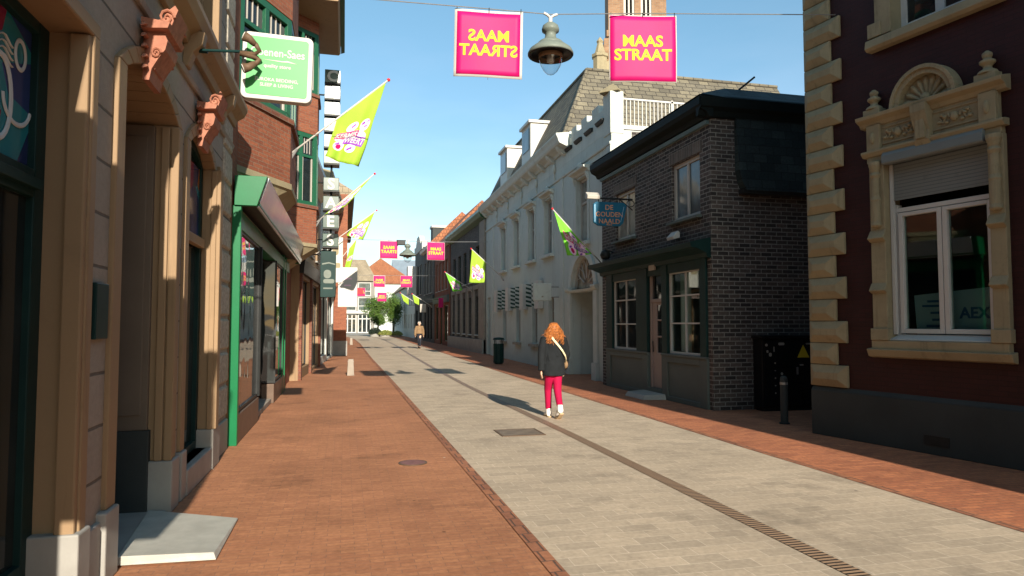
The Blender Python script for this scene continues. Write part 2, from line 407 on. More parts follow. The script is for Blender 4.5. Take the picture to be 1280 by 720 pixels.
        if parent is not None:
            o.parent = parent
            org = Vector(parent.get('_org', (0, 0, 0)))
            o.location = -org
            o['_org'] = (0.0, 0.0, 0.0)
        if kind: o['kind'] = kind
        return o

_tc = {}
def text_geo(body, size, bold, ext, shear, sx):
    key = (body, size, bold, ext, shear, sx)
    if key not in _tc:
        cu = bpy.data.curves.new('lettering', 'FONT'); cu.body = body; cu.size = size; cu.align_x = 'CENTER'; cu.align_y = 'CENTER'
        cu.offset = bold; cu.extrude = ext; cu.resolution_u = 3; cu.shear = shear
        ob = bpy.data.objects.new('lettering', cu); COL.objects.link(ob)
        dg = bpy.context.evaluated_depsgraph_get()
        me = bpy.data.meshes.new_from_object(ob.evaluated_get(dg))
        xs = [v.co.x for v in me.vertices]; ys = [v.co.y for v in me.vertices]
        cx = (min(xs) + max(xs)) / 2; cy = (min(ys) + max(ys)) / 2
        _tc[key] = ([((v.co.x - cx) * sx, v.co.y - cy, v.co.z) for v in me.vertices], [tuple(p.vertices) for p in me.polygons])
        bpy.data.objects.remove(ob); bpy.data.curves.remove(cu); bpy.data.meshes.remove(me)
    return _tc[key]

def thing(name, label, cat, loc=(0, 0, 0), group=None, local=False, rz=0):
    o = bpy.data.objects.new(name, None); COL.objects.link(o); o.empty_display_size = .2
    o.location = loc; o['label'] = label; o['category'] = cat
    o['_org'] = (0.0, 0.0, 0.0) if local else tuple(float(x) for x in loc)
    o.rotation_euler[2] = rz
    if group: o['group'] = group
    return o
def tag(o, label, cat, group=None):
    o['label'] = label; o['category'] = cat
    if group: o['group'] = group
    return o
def dup(root, loc, label=None, rz=None):
    c = root.copy(); COL.objects.link(c); c.location = loc
    if label: c['label'] = label
    if rz is not None: c.rotation_euler[2] = rz
    for ch in list(root.children):
        d = ch.copy(); COL.objects.link(d); d.parent = c
        for g in ch.children:
            e = g.copy(); COL.objects.link(e); e.parent = d
    return c

def wall(F, u0, u1, z0, z1, ops, th=.3, deep=6.0, back=True):
    """facade sheet with openings (a,b,c,d[,rise]) and reveals, plus the sides, top and back of the block"""
    m = MB()
    us = sorted({u0, u1} | {x for o in ops for x in o[:2]})
    zs = sorted({z0, z1} | {x for o in ops for x in o[2:4]} | {o[3] - o[4] for o in ops if len(o) > 4})
    def inside(u, z):
        for o in ops:
            if o[0] < u < o[1] and o[2] < z < o[3]:
                return o
        return None
    for i in range(len(us) - 1):
        for j in range(len(zs) - 1):
            a, b, c, d = us[i], us[i + 1], zs[j], zs[j + 1]
            o = inside((a + b) / 2, (c + d) / 2)
            if o is None:
                m.quad(F.P(a, 0, c), F.P(b, 0, c), F.P(b, 0, d), F.P(a, 0, d))
    for o in ops:
        a, b, c, d = o[:4]; r = o[4] if len(o) > 4 else 0
        s = d - r
        m.quad(F.P(a, 0, c), F.P(a, -th, c), F.P(a, -th, s), F.P(a, 0, s))
        m.quad(F.P(b, 0, c), F.P(b, -th, c), F.P(b, -th, s), F.P(b, 0, s))
        if c > z0 + 1e-6: m.quad(F.P(a, 0, c), F.P(b, 0, c), F.P(b, -th, c), F.P(a, -th, c))
        if not r:
            m.quad(F.P(a, 0, d), F.P(b, 0, d), F.P(b, -th, d), F.P(a, -th, d))
        else:
            ar = arc(a, b, s, r)
            for (ua, za), (ub, zb) in zip(ar, ar[1:]):
                m.quad(F.P(ua, 0, za), F.P(ub, 0, zb), F.P(ub, 0, d), F.P(ua, 0, d))
                m.quad(F.P(ua, 0, za), F.P(ub, 0, zb), F.P(ub, -th, zb), F.P(ua, -th, za))
    if deep:
        m.quad(F.P(u0, 0, z0), F.P(u0, -deep, z0), F.P(u0, -deep, z1), F.P(u0, 0, z1))
        m.quad(F.P(u1, 0, z0), F.P(u1, -deep, z0), F.P(u1, -deep, z1), F.P(u1, 0, z1))
        m.quad(F.P(u0, 0, z1), F.P(u1, 0, z1), F.P(u1, -deep, z1), F.P(u0, -deep, z1))
        if back: m.quad(F.P(u0, -deep, z0), F.P(u1, -deep, z0), F.P(u1, -deep, z1), F.P(u0, -deep, z1))
    return m
def arc(a, b, s, r, n=10):
    """points of an arch over a..b springing at s, rising r"""
    w = (b - a) / 2
    if r >= w * .98:
        return [((a + b) / 2 - w * math.cos(PI * k / n), s + r * math.sin(PI * k / n)) for k in range(n + 1)]
    rad = (w * w + r * r) / (2 * r); th = math.asin(w / rad)
    return [((a + b) / 2 + rad * math.sin(-th + 2 * th * k / n), s - (rad - r) + rad * math.cos(-th + 2 * th * k / n)) for k in range(n + 1)]

def window(par, F, a, b, c, d, o=-.12, fm='white', gm='glass', cols=1, rows=(), fw=.06, mw=.035, sill=None, sm='stone_base', th=.06, rise=0, name='window', sw=.06, sp=.08, sh=.07):
    f = MB()
    if rise:
        s = d - rise
        f.box(F, a, a + fw, o - th, o, c, s); f.box(F, b - fw, b, o - th, o, c, s)
        ao = arc(a, b, s, rise); ai = arc(a + fw, b - fw, s, rise - fw if rise > fw * 1.5 else rise * .6)
        for (p, q, r_, t) in zip(ao, ao[1:], ai[1:], ai): f.plate(F, [p, q, r_, t], o - th, o)
    else:
        s = d
        f.box(F, a, a + fw, o - th, o, c, d); f.box(F, b - fw, b, o - th, o, c, d); f.box(F, a + fw, b - fw, o - th, o, d - fw, d)
    f.box(F, a + fw, b - fw, o - th, o, c, c + fw)
    for k in range(1, cols):
        u = a + (b - a) * k / cols; f.box(F, u - mw / 2, u + mw / 2, o - th + .01, o - .004, c + fw, d - (fw if not rise else rise * .5))
    for r_ in rows:
        z = c + (d - c) * r_
        us = [a + fw] + [x for k in range(1, cols) for x in (a + (b - a) * k / cols - mw / 2, a + (b - a) * k / cols + mw / 2)] + [b - fw]
        for q in range(0, len(us), 2): f.box(F, us[q], us[q + 1], o - th + .01, o - .004, z - mw / 2, z + mw / 2)
    w = f.build(name, M[fm], par, bevel=.004 if fw > .05 else 0)
    g = MB()
    if rise: g.plate(F, [(a + .01, c + .01), (b - .01, c + .01)] + [(u, z) for u, z in reversed(arc(a + .01, b - .01, s, rise - .01))], o - th + .012, o - th + .024)
    else: g.box(F, a + .01, b - .01, o - th + .012, o - th + .024, c + .01, d - .01)
    g.build('pane', M[gm], w)
    if sill is not None:
        x = MB(); x.prof(F, [(sill, c - sh), (sill + sp, c - sh), (sill + sp, c - .015), (sill, c)], a - sw, b + sw)
        x.build('sill', M[sm], w, bevel=.006)
    return w
def cornice(par, F, u0, u1, pts, mat, name='cornice', m0=0, m1=0, bevel=.006):
    return MB().prof(F, pts, u0, u1, m0, m1).build(name, M[mat], par, bevel=bevel)

# ---------------------------------------------------------------- ground
LE = [(-60, 1.45), (6, 1.45), (21, 1.38), (33, 1.30), (56, 1.30), (72, 1.1), (84, .5), (96, -1.2), (106, -4), (118, -9)]
RE = [(-60, 5.3), (5, 5.22), (7, 5.16), (21, 5.12), (39, 5.35), (53, 5.4), (72, 5.6), (90, 5.4), (104, 4), (118, 1)]
DR = [(-60, 3.36), (10, 3.28), (17, 3.16), (25, 3.2), (36.5, 3.39), (51, 3.74), (72, 3.9), (88, 3.2), (100, 1.6), (118, -5)]
def lerp_tab(t, y):
    for (a, p), (b, q) in zip(t, t[1:]):
        if y <= b:
            k = (y - a) / (b - a); k = max(0, k)
            return p + (q - p) * k
    return t[-1][1]
YS = [-60, -20, 0] + [y * 2.0 for y in range(1, 60)]
def strip(name, fl, fr, z, mat, th=0):
    m = MB()
    for a, b in zip(YS, YS[1:]):
        m.quad((fl(a), a, z), (fr(a), a, z), (fr(b), b, z), (fl(b), b, z))
    o = m.build(name, mat, kind='structure')
    return o
MB().quad((-900, -900, -.03), (900, -900, -.03), (900, 900, -.03), (-900, 900, -.03)).build('ground', M['concrete'], kind='structure')
strip('pavement_left', lambda y: -16, lambda y: 3.0, 0, M['paving'])
strip('pavement_right', lambda y: 4.6, lambda y: 18, 0, M['paving2'])
strip('road', lambda y: lerp_tab(LE, y) + .0, lambda y: lerp_tab(RE, y), .004, M['road'])
strip('pavement_edge', lambda y: lerp_tab(LE, y) - .11, lambda y: lerp_tab(LE, y), .008, M['edge'])
strip('pavement_edge_right', lambda y: lerp_tab(RE, y), lambda y: lerp_tab(RE, y) + .10, .008, M['edge'])
MB().quad((-30, 97, .012), (30, 97, .012), (30, 119, .012), (-30, 119, .012)).build('square_paving', M['concrete'], kind='structure')
dr = strip('drain_channel', lambda y: lerp_tab(DR, y) - .075, lambda y: lerp_tab(DR, y) + .075, .009, M['drain'])
tag(dr, 'long slotted brown iron drain running down the stone roadway', 'drain')

def plate_cover(name, label, cx, cy, w, l, mat):
    t = thing(name, label, 'manhole cover', (cx, cy, .004))
    f = MB()
    for a in ((cx - w / 2, cx + w / 2, cy - l / 2, cy - l / 2 + .03), (cx - w / 2, cx + w / 2, cy + l / 2 - .03, cy + l / 2), (cx - w / 2, cx - w / 2 + .03, cy - l / 2 + .03, cy + l / 2 - .03), (cx + w / 2 - .03, cx + w / 2, cy - l / 2 + .03, cy + l / 2 - .03)):
        f.box(W, *a, .006, .014)
    f.build('rim', M['metal_rust'], t)
    MB().box(W, cx - w / 2 + .03, cx + w / 2 - .03, cy - l / 2 + .03, cy + l / 2 - .03, .005, .012).build('cover_plate', mat, t)
plate_cover('manhole_cover', 'rectangular dark iron hatch set in the pale stone road', 2.58, 10.05, .66, .62, M['hatch'])
t = thing('manhole_cover', 'small round rusty cover in the red brick pavement', 'manhole cover', (.81, 8.2, 0))
MB().lathe((.81, 8.2, .002), [(.17, 0), (.17, .006), (.15, .008)], 32).build('rim', M['metal_rust'], t)
MB().lathe((.81, 8.2, .008), [(.145, 0), (.145, .003)], 32).build('cover_plate', M['hatch_red'], t)

# ---------------------------------------------------------------- left: plaster shop (nearest)
M['stone_joint'] = brick('coursed_grey_render', (.32, .28, .23), (.29, .255, .21), (.13, .115, .095), w=60, h=.335, ms=.011, strength=1.0, big=.15, var=.15)
F = left(-1.5)
L1 = thing('plaster_shop', 'beige and grey rendered shop with terracotta keystones, nearest on the left', 'building', (-4.5, 4.5, 0))
ops = [(1.6, 4.5, .0, 3.38), (5.1, 6.62, 0, 3.62, .2), (7.12, 8.42, .25, 3.62, .2), (2.4, 3.7, 4.75, 7.6), (5.3, 6.5, 4.75, 7.6), (7.15, 8.35, 4.75, 7.6)]
wall(F, -.6, 9.7, 0, 8.6, ops, th=.7, deep=7).build('wall', M['stone_joint'], L1)
def surround(m, F, a, b, c, d, rise, bw, pr, dep, sides=(1, 1)):
    s = d - rise
    if sides[0]: m.box(F, a - bw, a + .012, -dep, pr, c, s)
    if sides[1]: m.box(F, b - .012, b + bw, -dep, pr, c, s)
    if rise:
        ao = arc(a - bw, b + bw, s, rise + bw * .8); ai = arc(a + .012, b - .012, s, rise - .01)
        for p, q, r_, t_ in zip(ao, ao[1:], ai[1:], ai): m.plate(F, [p, q, r_, t_], -dep, pr)
    else: m.box(F, a - bw, b + bw, -dep, pr, s - .012, s + bw)
m = MB()
surround(m, F, 1.6, 4.5, .42, 3.38, 0, .09, .03, .235, (1, 1))
m.box(F, 4.44, 4.49, -.09, .018, .42, 3.36)
m.build('window_surround', M['plaster_beige'], L1, bevel=.012)
m = MB(); surround(m, F, 5.1, 6.62, .45, 3.62, .2, .16, .035, .62)
for o in (-.10, -.02): m.box(F, 6.575, 6.61, o, o + .07, .45, 3.4)
m.box(F, 5.11, 5.15, -.12, .02, .45, 3.4)
m.build('door_surround', M['plaster_beige'], L1, bevel=.01)
m = MB(); surround(m, F, 7.12, 8.42, .45, 3.62, .2, .15, .035, .10, (1, 0)); m.box(F, 8.408, 8.57, -.10, .10, .45, 3.42)
m.box(F, 8.38, 8.41, .0, .06, .45, 3.4)
m.box(F, 8.57, 8.75, 0, .06, .45, 3.5)
m.build('window_surround', M['plaster_beige'], L1, bevel=.01)
m = MB()
for a, b, o1 in ((4.42, 4.62, .05), (4.62, 4.9, .028), (4.86, 5.12, .06), (6.56, 6.84, .06), (6.84, 6.94, .03), (6.94, 7.14, .06), (8.38, 8.8, .08), (8.8, 9.7, .03), (-.6, 1.58, .03)):
    m.box(F, a, b, -.22 if a != 6.56 else -.66, o1, 0, .45 if o1 > .04 else .40)
m.box(F, 7.14, 8.38, -.3, .07, 0, .25)
m.build_each('plinth', M['stone_base'], L1, bevel=.012)
# carved quoin strip
m = MB()
z = .45
while z < 8.4:
    m.frustum(F, (9.06, 9.66, z, z + .40), 0, (9.09, 9.63, z + .03, z + .37), .03); z += .43
m.build('carved_quoin', M['stone_vermic'], L1, bevel=.01)
MB().box(F, 1.22, 1.48, .001, .13, .45, 4.27).build('pilaster', M['plaster_beige'], L1, bevel=.01)  # added out of view to cast shade on the reveal and door recess
# cornices
cornice(L1, F, -.6, 9.7, [(0, 4.28), (.05, 4.28), (.07, 4.36), (.16, 4.42), (.2, 4.5), (.2, 4.56), (.06, 4.6), (0, 4.6)], 'plaster_beige')
cornice(L1, F, -.6, 9.7, [(0, 3.98), (.03, 3.98), (.045, 4.03), (0, 4.07)], 'stone_grey', 'string_course')
for u in (4.9, 6.9, 8.75):
    b = MB().prof(F, [(0, 4.05), (.05, 4.07), (.09, 4.2), (.17, 4.28), (.19, 4.4), (0, 4.42)], u - .07, u + .07).build('bracket', M['plaster_beige'], L1, bevel=.01)
def keystone(u, zb, par):
    m = MB()
    m.prof(F, [(.03, zb), (.09, zb), (.11, zb + .1), (.17, zb + .2), (.23, zb + .28), (.25, zb + .36), (.22, zb + .42), (.27, zb + .46), (.30, zb + .54), (.34, zb + .64), (.31, zb + .68), (.25, zb + .63), (.20, zb + .55), (.03, zb + .5)], u - .13, u + .13)
    m.prof(F, [(.03, zb + .42), (.27, zb + .44), (.29, zb + .49), (.03, zb + .52)], u - .19, u + .19)
    for s in (-1, 1):
        # side scrolls and leaf fringe
        for (co_, cz_, r0) in ((.24, zb + .56, .075), (.15, zb + .24, .05)):
            pts = [F.P(u + s * .135, co_ + r0 * (1 - q / 16) * math.cos(q * .75), cz_ + r0 * (1 - q / 16) * math.sin(q * .75)) for q in range(15)]
            m.tube(pts, [.016 - .0006 * q for q in range(15)], 6)
        for k in range(5):
            z0 = zb + .12 + .085 * k
            m.tube([F.P(u + s * .12, .05, z0), F.P(u + s * (.17 + .012 * k), .07, z0 - .015), F.P(u + s * (.20 + .012 * k), .055, z0 - .05)], [.03, .026, .008], 6, .5)
    for k in range(4): m.tube([F.P(u - .1, .12 + .035 * k, zb + .12 + .075 * k), F.P(u + .1, .12 + .035 * k, zb + .12 + .075 * k)], .012, 6)
    K = .62; c0 = F.P(u, 0, zb)
    m.v = [(c0[0] + (x - c0[0]) * .75, c0[1] + (y - c0[1]) * 1.25, c0[2] + (z - c0[2]) * .86) for x, y, z in m.v]
    o = m.build('keystone', M['terracotta'], par, bevel=.008); return o
keystone(5.66, 3.46, L1); keystone(7.62, 3.46, L1)
# big display window
w = MB()
for a, b, c, d in ((1.6, 1.7, 0, 3.38), (4.36, 4.5, 0, 3.38), (1.7, 4.36, 2.36, 2.52), (1.7, 4.36, 3.3, 3.38), (1.7, 4.36, 0, .32), (2.9, 3.0, .32, 2.36)):
    w.box(F, a, b, -.30, -.21, c, d)
w.box(F, 1.7, 4.36, -.22, -.17, 2.4, 2.46)
w = w.build('display_window', M['dgreen'], L1, bevel=.006)
MB().box(F, 1.7, 4.36, -.27, -.25, .32, 2.36).build('pane', M['glass_shop'], w)
m = MB().box(F, 1.7, 4.36, -.27, -.25, 2.52, 3.3)
m.build('painted_pane', M['art'], w)
m = MB()
def ring_uz(m, u, z, a, b, rad, o, n=28, tilt=0, k0=0, k1=None):
    pts = []
    for k in range(k0, (k1 or n) + 1):
        q = 2 * PI * k / n; x = a * math.cos(q); y = b * math.sin(q)
        pts.append(F.P(u + x * math.cos(tilt) - y * math.sin(tilt), o, z + x * math.sin(tilt) + y * math.cos(tilt)))
    m.tube(pts, rad, 6, .5)
ring_uz(m, 4.0, 2.83, .13, .22, .018, -.245); ring_uz(m, 4.2, 2.86, .16, .13, .014, -.245, k0=14, k1=27); ring_uz(m, 4.22, 3.12, .06, .08, .013, -.245)
for k in range(4): m.tube([F.P(3.98 + .15 * j / 5, -.245, 3.04 + .035 * k + .02 * math.sin(j)) for j in range(6)], .008, 5, .5)
ring_uz(m, 3.3, 2.9, .2, .25, .02, -.245)
m.build_each('painted_ring', M['poster'], w)
# entrance door (deep in the recess)
d = MB()
for a, b, c, e in ((5.1, 5.22, .12, 3.6), (6.5, 6.62, .12, 3.6), (5.22, 6.5, 2.5, 2.62), (5.22, 6.5, .12, .6)): d.box(F, a, b, -.69, -.62, c, e)
d = d.build('door', M['dgreen'], L1, bevel=.006)
MB().box(F, 5.2, 6.52, -.68, -.66, .5, 3.58).build('pane', M['glass_shop'], d)
m = MB().tube([F.P(6.4, -.58, 1.0), F.P(6.4, -.58, 1.35)], .014); m.build('handle', M['metal_grey'], d)
m = MB().box(F, 6.56, 6.612, -.615, -.15, .72, 3.4); m.box(F, 6.545, 6.56, -.58, -.20, .85, 3.3); m.build('recess_shade_panel', plain('shade_brown_recess', (.15, .115, .085), .6, .1, 2), L1, bevel=.008)  # dark colour stands in for shade on the deep side of the recess
MB().box(F, 6.54, 6.615, -.665, -.13, .0, .72).build('recess_shade_plinth', M['plinth_grey'], L1, bevel=.008)  # foot of the jamb darkened here as its shadow
MB().box(F, 5.1, 6.62, -.7, 0.02, 0, .03).build('doorstep', M['stone_base'], L1, bevel=.01)
# second arched window
w = window(L1, F, 7.12, 8.42, .25, 3.62, -.10, 'dgreen', 'glass_shop', rows=(), fw=.09, rise=.2, th=.07)
m = MB().box(F, 7.2, 8.34, -.12, -.05, 2.5, 2.6); m.build('transom', M['plaster_beige'], w, bevel=.006)
MB().box(F, 7.21, 8.33, -.135, -.12, 2.6, 3.4).build('painted_pane', M['art'], w)
for a in (2.4, 5.3, 7.15):
    b = a + (1.3 if a < 3 else 1.2)
    m = MB(); surround(m, F, a, b, 4.62, 7.6, 0, .17, .05, .3); m.box(F, b - .05, b - .01, -.22, -.12, 4.7, 7.5)
    m.build('window_surround', M['plaster_beige'], L1, bevel=.01)
    window(L1, F, a, b, 4.75, 7.6, -.3, 'dgreen', 'glass', rows=(.65,), fw=.07, sill=0, sm='plaster_beige')
# wall plaque
pl = MB().box(F, 4.66, 4.88, .001, .03, 1.55, 1.9).build('wall_plaque', M['dgreen'], None, bevel=.006)
tag(pl, 'small dark green plaque screwed to the grey wall beside the recessed door', 'plaque')
# ramp / step plate on the pavement
t = thing('door_ramp', 'flat pale grey metal door ramp lying on the brick pavement', 'ramp', (-1.15, 5.85, 0))
m = MB(); m.add([(-1.47, 5.2, .012), (-.84, 5.17, .012), (-.84, 6.18, .012), (-1.62, 6.5, .012), (-1.47, 5.2, .075), (-.86, 5.19, .06), (-.84, 6.16, .03), (-1.6, 6.48, .06)],
      [(0, 1, 2, 3), (4, 5, 6, 7), (0, 1, 5, 4), (1, 2, 6, 5), (2, 3, 7, 6), (3, 0, 4, 7)])
m.build('ramp_plate', plain('ramp_top', (.42, .41, .36), .55, .12, 6, bmp=.6, bscale=120), t, bevel=.006)

# ---------------------------------------------------------------- green sign of the brick shop, on a bracket
t = thing('hanging_shop_sign', 'square light green shop sign with white rim on an iron arm', 'sign', (-1.5, 6.95, 4.2))
ys = 6.95
FS = Fr(0, ys, (1, 0), (0, -1))
rr = []
def rrect(cx, cz, w, h, r, n=6):
    p = []
    for (sx, sz, a0) in ((1, 1, 0), (-1, 1, 90), (-1, -1, 180), (1, -1, 270)):
        for k in range(n + 1):
            a = R(a0 + 90 * k / n)
            p.append((cx + sx * (w / 2 - r) + r * math.cos(a), cz + sz * (h / 2 - r) + r * math.sin(a)))
    return p
def tilt(m, ang, cx, cz):
    """rotate a mesh about the Y axis through (cx,cz)"""
    c, s = math.cos(ang), math.sin(ang)
    m.v = [(cx + (x - cx) * c - (z - cz) * s, y, cz + (x - cx) * s + (z - cz) * c) for x, y, z in m.v]; return m
sx, sz = -.665, 4.155
TA = R(-1.5)
box_ = tilt(MB().plate(FS, rrect(sx, sz, .66, .66, .06), -.09, .02), TA, sx, sz).build('light_box', M['white'], t, bevel=.01)
tilt(MB().plate(FS, rrect(sx, sz, .575, .575, .03), .015, .025), TA, sx, sz).build('sign_face', M['signgreen'], box_)
m = MB()
def FT(m, body, size, x, z, bold=.0, F_=FS, d0=.026, sx_=1.0): m.text(body, size, lambda a, b, c: F_.P(x + a, d0 + c, z + b), bold, .002, 0, sx_)
FT(m, 'Coenen-Saes', .112, sx + .0, sz + .14, .0012, sx_=.86)
FT(m, 'quality store', .05, sx + .0, sz + .0, .0008)
FT(m, 'EUROKA BEDDING,', .046, sx + .0, sz - .135, .0008)
FT(m, 'SLEEP & LIVING', .046, sx + .0, sz - .185, .0008)
m.plate(FS, [(sx - .16, sz + .065), (sx + .05, sz + .062), (sx + .09, sz + .07), (sx + .19, sz + .045), (sx + .09, sz + .055), (sx + .04, sz + .052)], .022, .028)
tilt(m, TA, sx, sz).build('lettering', M['white'], box_)
m = MB().tube([(-1.5, ys - .02, 4.25), (-.95, ys - .13, 4.24)], .014); m.box(Fr(-1.5, ys, (0, 1), (1, 0)), -.04, .0, 0, .02, 4.13, 4.37)
m.tube([(-1.49, ys - .02, 4.25), (-1.3, ys - .02, 4.25)], .02)
m.tube([(-.98, ys - .12, 4.24), (-.96, ys + .03, 4.3)], .012)
m.build('arm', M['dgreen'], t)
for s in (1, -1):
    m = MB(); zc_ = 4.20
    m.tube([(-.99, ys - .13, 4.22), (-.86, ys - .15, zc_ + s * .015), (-.815, ys - .17, zc_ + s * .045), (-.85, ys - .2, zc_ + s * .10)], [.026, .022, .022, .024], 10)
    m.tube([(-.85, ys - .2, zc_ + s * .09), (-.90, ys - .21, zc_ + s * .135), (-.95, ys - .22, zc_ + s * .155)], [.026, .038, .048], 12)
    sp_ = m.build('spotlight', M['metal_rust'], t, smooth=True)
    MB().tube([(-.951, ys - .22, zc_ + s * .1555), (-.957, ys - .221, zc_ + s * .158)], [.043, .040], 12).build('lens', M['white'], sp_)

# ---------------------------------------------------------------- left: brick bay-window shop
L2 = thing('brick_bay_shop', 'red brick shop with green canopy and green bay windows', 'building', (-4.5, 15, 0))
F = left(-1.5)
wall(F, 9.7, 20.6, 0, 9.75, [(9.95, 18.6, .0, 3.15)], th=2.2, deep=8).build('wall', M['brick_red'], L2)
def bay(par, u0, u1, u2, u3, o, zb, levels, ztop, near_panes=2):
    """canted bay: brick bands and green windows"""
    pl = [(u0, 0), (u1, o), (u2, o), (u3, 0)]
    def ringbox(m, z0, z1, g=0):
        P = [(u0 - g * 1.2, 0), (u1 - g * .3, o + g), (u2 + g * .3, o + g), (u3 + g * 1.2, 0)]
        vs = [F.P(a, b, z0) for a, b in P] + [F.P(a, b, z1) for a, b in P]
        m.add(vs, [(0, 1, 2, 3), (4, 5, 6, 7)] + [(i, (i + 1) % 4, 4 + (i + 1) % 4, 4 + i) for i in range(4)])
    m = MB(); z = zb
    for a, b in levels: ringbox(m, z, a); z = b
    ringbox(m, z, ztop)
    c_ = [(u0 + .3, -.1), (u1 + .1, o - .22), (u2 - .1, o - .22), (u3 - .3, -.1)]
    m.add([F.P(a, b, zb + .1) for a, b in c_] + [F.P(a, b, ztop - .1) for a, b in c_], [(0, 1, 2, 3), (4, 5, 6, 7)] + [(i, (i + 1) % 4, 4 + (i + 1) % 4, 4 + i) for i in range(4)])
    by = m.build('bay_window', M['brick_red'], par)
    m = MB(); ringbox(m, zb - .1, zb - .002, .03)
    m.add([F.P(u0, 0, zb - .1), F.P(u1, o, zb - .1), F.P(u2, o, zb - .1), F.P(u3, 0, zb - .1), F.P(u0 + .5, 0, zb - .62), F.P(u3 - .5, 0, zb - .62)], [(0, 1, 4), (1, 2, 5, 4), (2, 3, 5), (0, 3, 5, 4)])
    m.build('bay_base', M['cream_stone'], by, bevel=.006)
    for a, b in levels:
        m = MB(); ringbox(m, a - .09, a + .0, .05); m.build('sill', M['brick_brown'], by, bevel=.006)
        for (p, q) in zip(pl, pl[1:]):
            p0 = Vector(F.P(p[0], p[1], 0)).xy; q0 = Vector(F.P(q[0], q[1], 0)).xy
            dd = (q0 - p0); L = dd.length; dd.normalize(); nn = Vector((dd.y, -dd.x))
            G = Fr(p0.x, p0.y, tuple(dd), tuple(nn))
            f = MB()
            for (x0, x1, c, d_) in ((0, .12, a, b), (L - .12, L, a, b), (.12, L - .12, a, a + .1), (.12, L - .12, b - .12, b), (L / 2 - .05, L / 2 + .05, a + .1, b - .12)): f.box(G, x0, x1, -.12, -.01, c, d_)
            f.box(G, .12, L - .12, -.1, -.02, a + (b - a) * .68 - .035, a + (b - a) * .68 + .035)
            f = f.build('window_frame', M['mgreen'], by, bevel=.006)
            g = MB().box(G, .02, L - .02, -.09, -.07, a, b); g.build('pane', M['glass'], f)
            g = MB()
            for k in range(1, 4):
                for (x0, x1) in ((.12, L / 2 - .05), (L / 2 + .05, L - .12)):
                    x = x0 + (x1 - x0) * k / 4; g.box(G, x - .008, x + .008, -.07, -.055, a + (b - a) * .72, b - .12)
            g.build_each('glazing_bar', M['offwhite'], f)
            g = MB()
            for (x0, x1) in ((.13, L / 2 - .06), (L / 2 + .06, L - .13)):
                for t0, t1 in ((x0, x0 + .03), (x1 - .03, x1)): g.box(G, t0, t1, -.07, -.04, a + .1, a + (b - a) * .66)
            g.build('casement', M['offwhite'], f)
    return by
bay(L2, 10.25, 11.5, 12.8, 13.9, .62, 3.9, [(4.95, 6.6), (7.75, 9.4)], 9.75)
bay(L2, 18.0, 18.75, 19.7, 20.4, .75, 3.75, [(4.75, 6.65), (7.75, 9.4)], 9.75)
# eaves over the far bay
m = MB()
m.prof(F, [(0, 9.72), (1.25, 9.72), (1.3, 9.78), (1.3, 10.0), (1.38, 10.1), (0, 10.5)], 17.3, 20.9, 0, .0)
m.build('eaves', M['plaster_beige'], L2, bevel=.01)
MB().prof(F, [(1.31, 9.86), (1.42, 9.9), (1.42, 10.08), (1.31, 10.04)], 17.1, 21.1).build('gutter', M['mgreen'], L2)
cornice(L2, F, 9.7, 17.2, [(0, 9.7), (.4, 9.7), (.45, 9.95), (0, 10.0)], 'plaster_beige', 'eaves')
# canopy
cn = MB()
PR = [(.03, 3.26), (.32, 3.26), (.45, 3.67), (.03, 3.67)]
cn.prof(F, PR, 9.86, 9.98)
cn.prof(F, PR, 19.3, 19.4)
cn.prof(F, [(.03, 3.62), (.41, 3.62), (.42, 3.66), (.03, 3.66)], 9.98, 19.3)
cn.prof(F, [(.30, 3.28), (.345, 3.28), (.345, 3.33), (.30, 3.33)], 9.98, 19.3)
cn = cn.build('canopy', M['green'], L2, bevel=.004)
m = MB().prof(F, [(.30, 3.255), (.328, 3.258), (.462, 3.672), (.43, 3.675)], 9.99, 19.35); m.build('canopy_front', M['awnfront'], cn, bevel=.004)
MB().prof(F, [(.03, 3.3), (.30, 3.3), (.30, 3.34), (.03, 3.34)], 9.99, 19.29).build('canopy_soffit', M['metal_dark'], cn)
# shop front
m = MB()
for u in (9.9, 16.9, 17.5): m.box(F, u, u + .13, -.1, .115, 0, 3.26)
m.box(F, 10.03, 18.6, -.1, .105, 2.95, 3.2)
m.build('shopfront_frame', M['green'], L2, bevel=.006)
def shopwin(par, F, a, b, c, d, o=-.08, fm='metal_dark', gm='glass_shop', fw=.04, cols=1):
    return window(par, F, a, b, c, d, o, fm, gm, cols=cols, fw=fw, mw=.04, th=.05, name='display_window')
shopwin(L2, F, 10.03, 12.35, .42, 2.95, .09)
G = Fr(-1.37, 12.37, (-.985, .17), (.17, .985))
shopwin(L2, G, 0, 1.7, .42, 2.95, 0)
shopwin(L2, F, 15.0, 16.9, .42, 2.95, .09)
G = Fr(-1.37, 14.97, (-.985, -.1), (-.1, .985))
shopwin(L2, G, 0, 1.7, .42, 2.95, 0)
shopwin(L2, F, 17.03, 17.5, .42, 2.95, .09)
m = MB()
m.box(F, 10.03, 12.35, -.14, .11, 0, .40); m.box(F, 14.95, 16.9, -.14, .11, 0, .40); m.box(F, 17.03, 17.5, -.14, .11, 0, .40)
m.build_each('stall_riser', plain('shade_brown_riser', (.14, .095, .07), .4, .2, 5), L2, bevel=.01)  # brown tone carries the shadow low under the shop windows
MB().box(F, 12.35, 15.0, -2.1, .06, 0, .10).build('doorstep', M['stone_grey'], L2, bevel=.01)
MB().box(F, 10.0, 18.6, -2.15, -2.1, 0, 3.1).build('shop_interior', M['plinth_green'], L2)
d = MB()
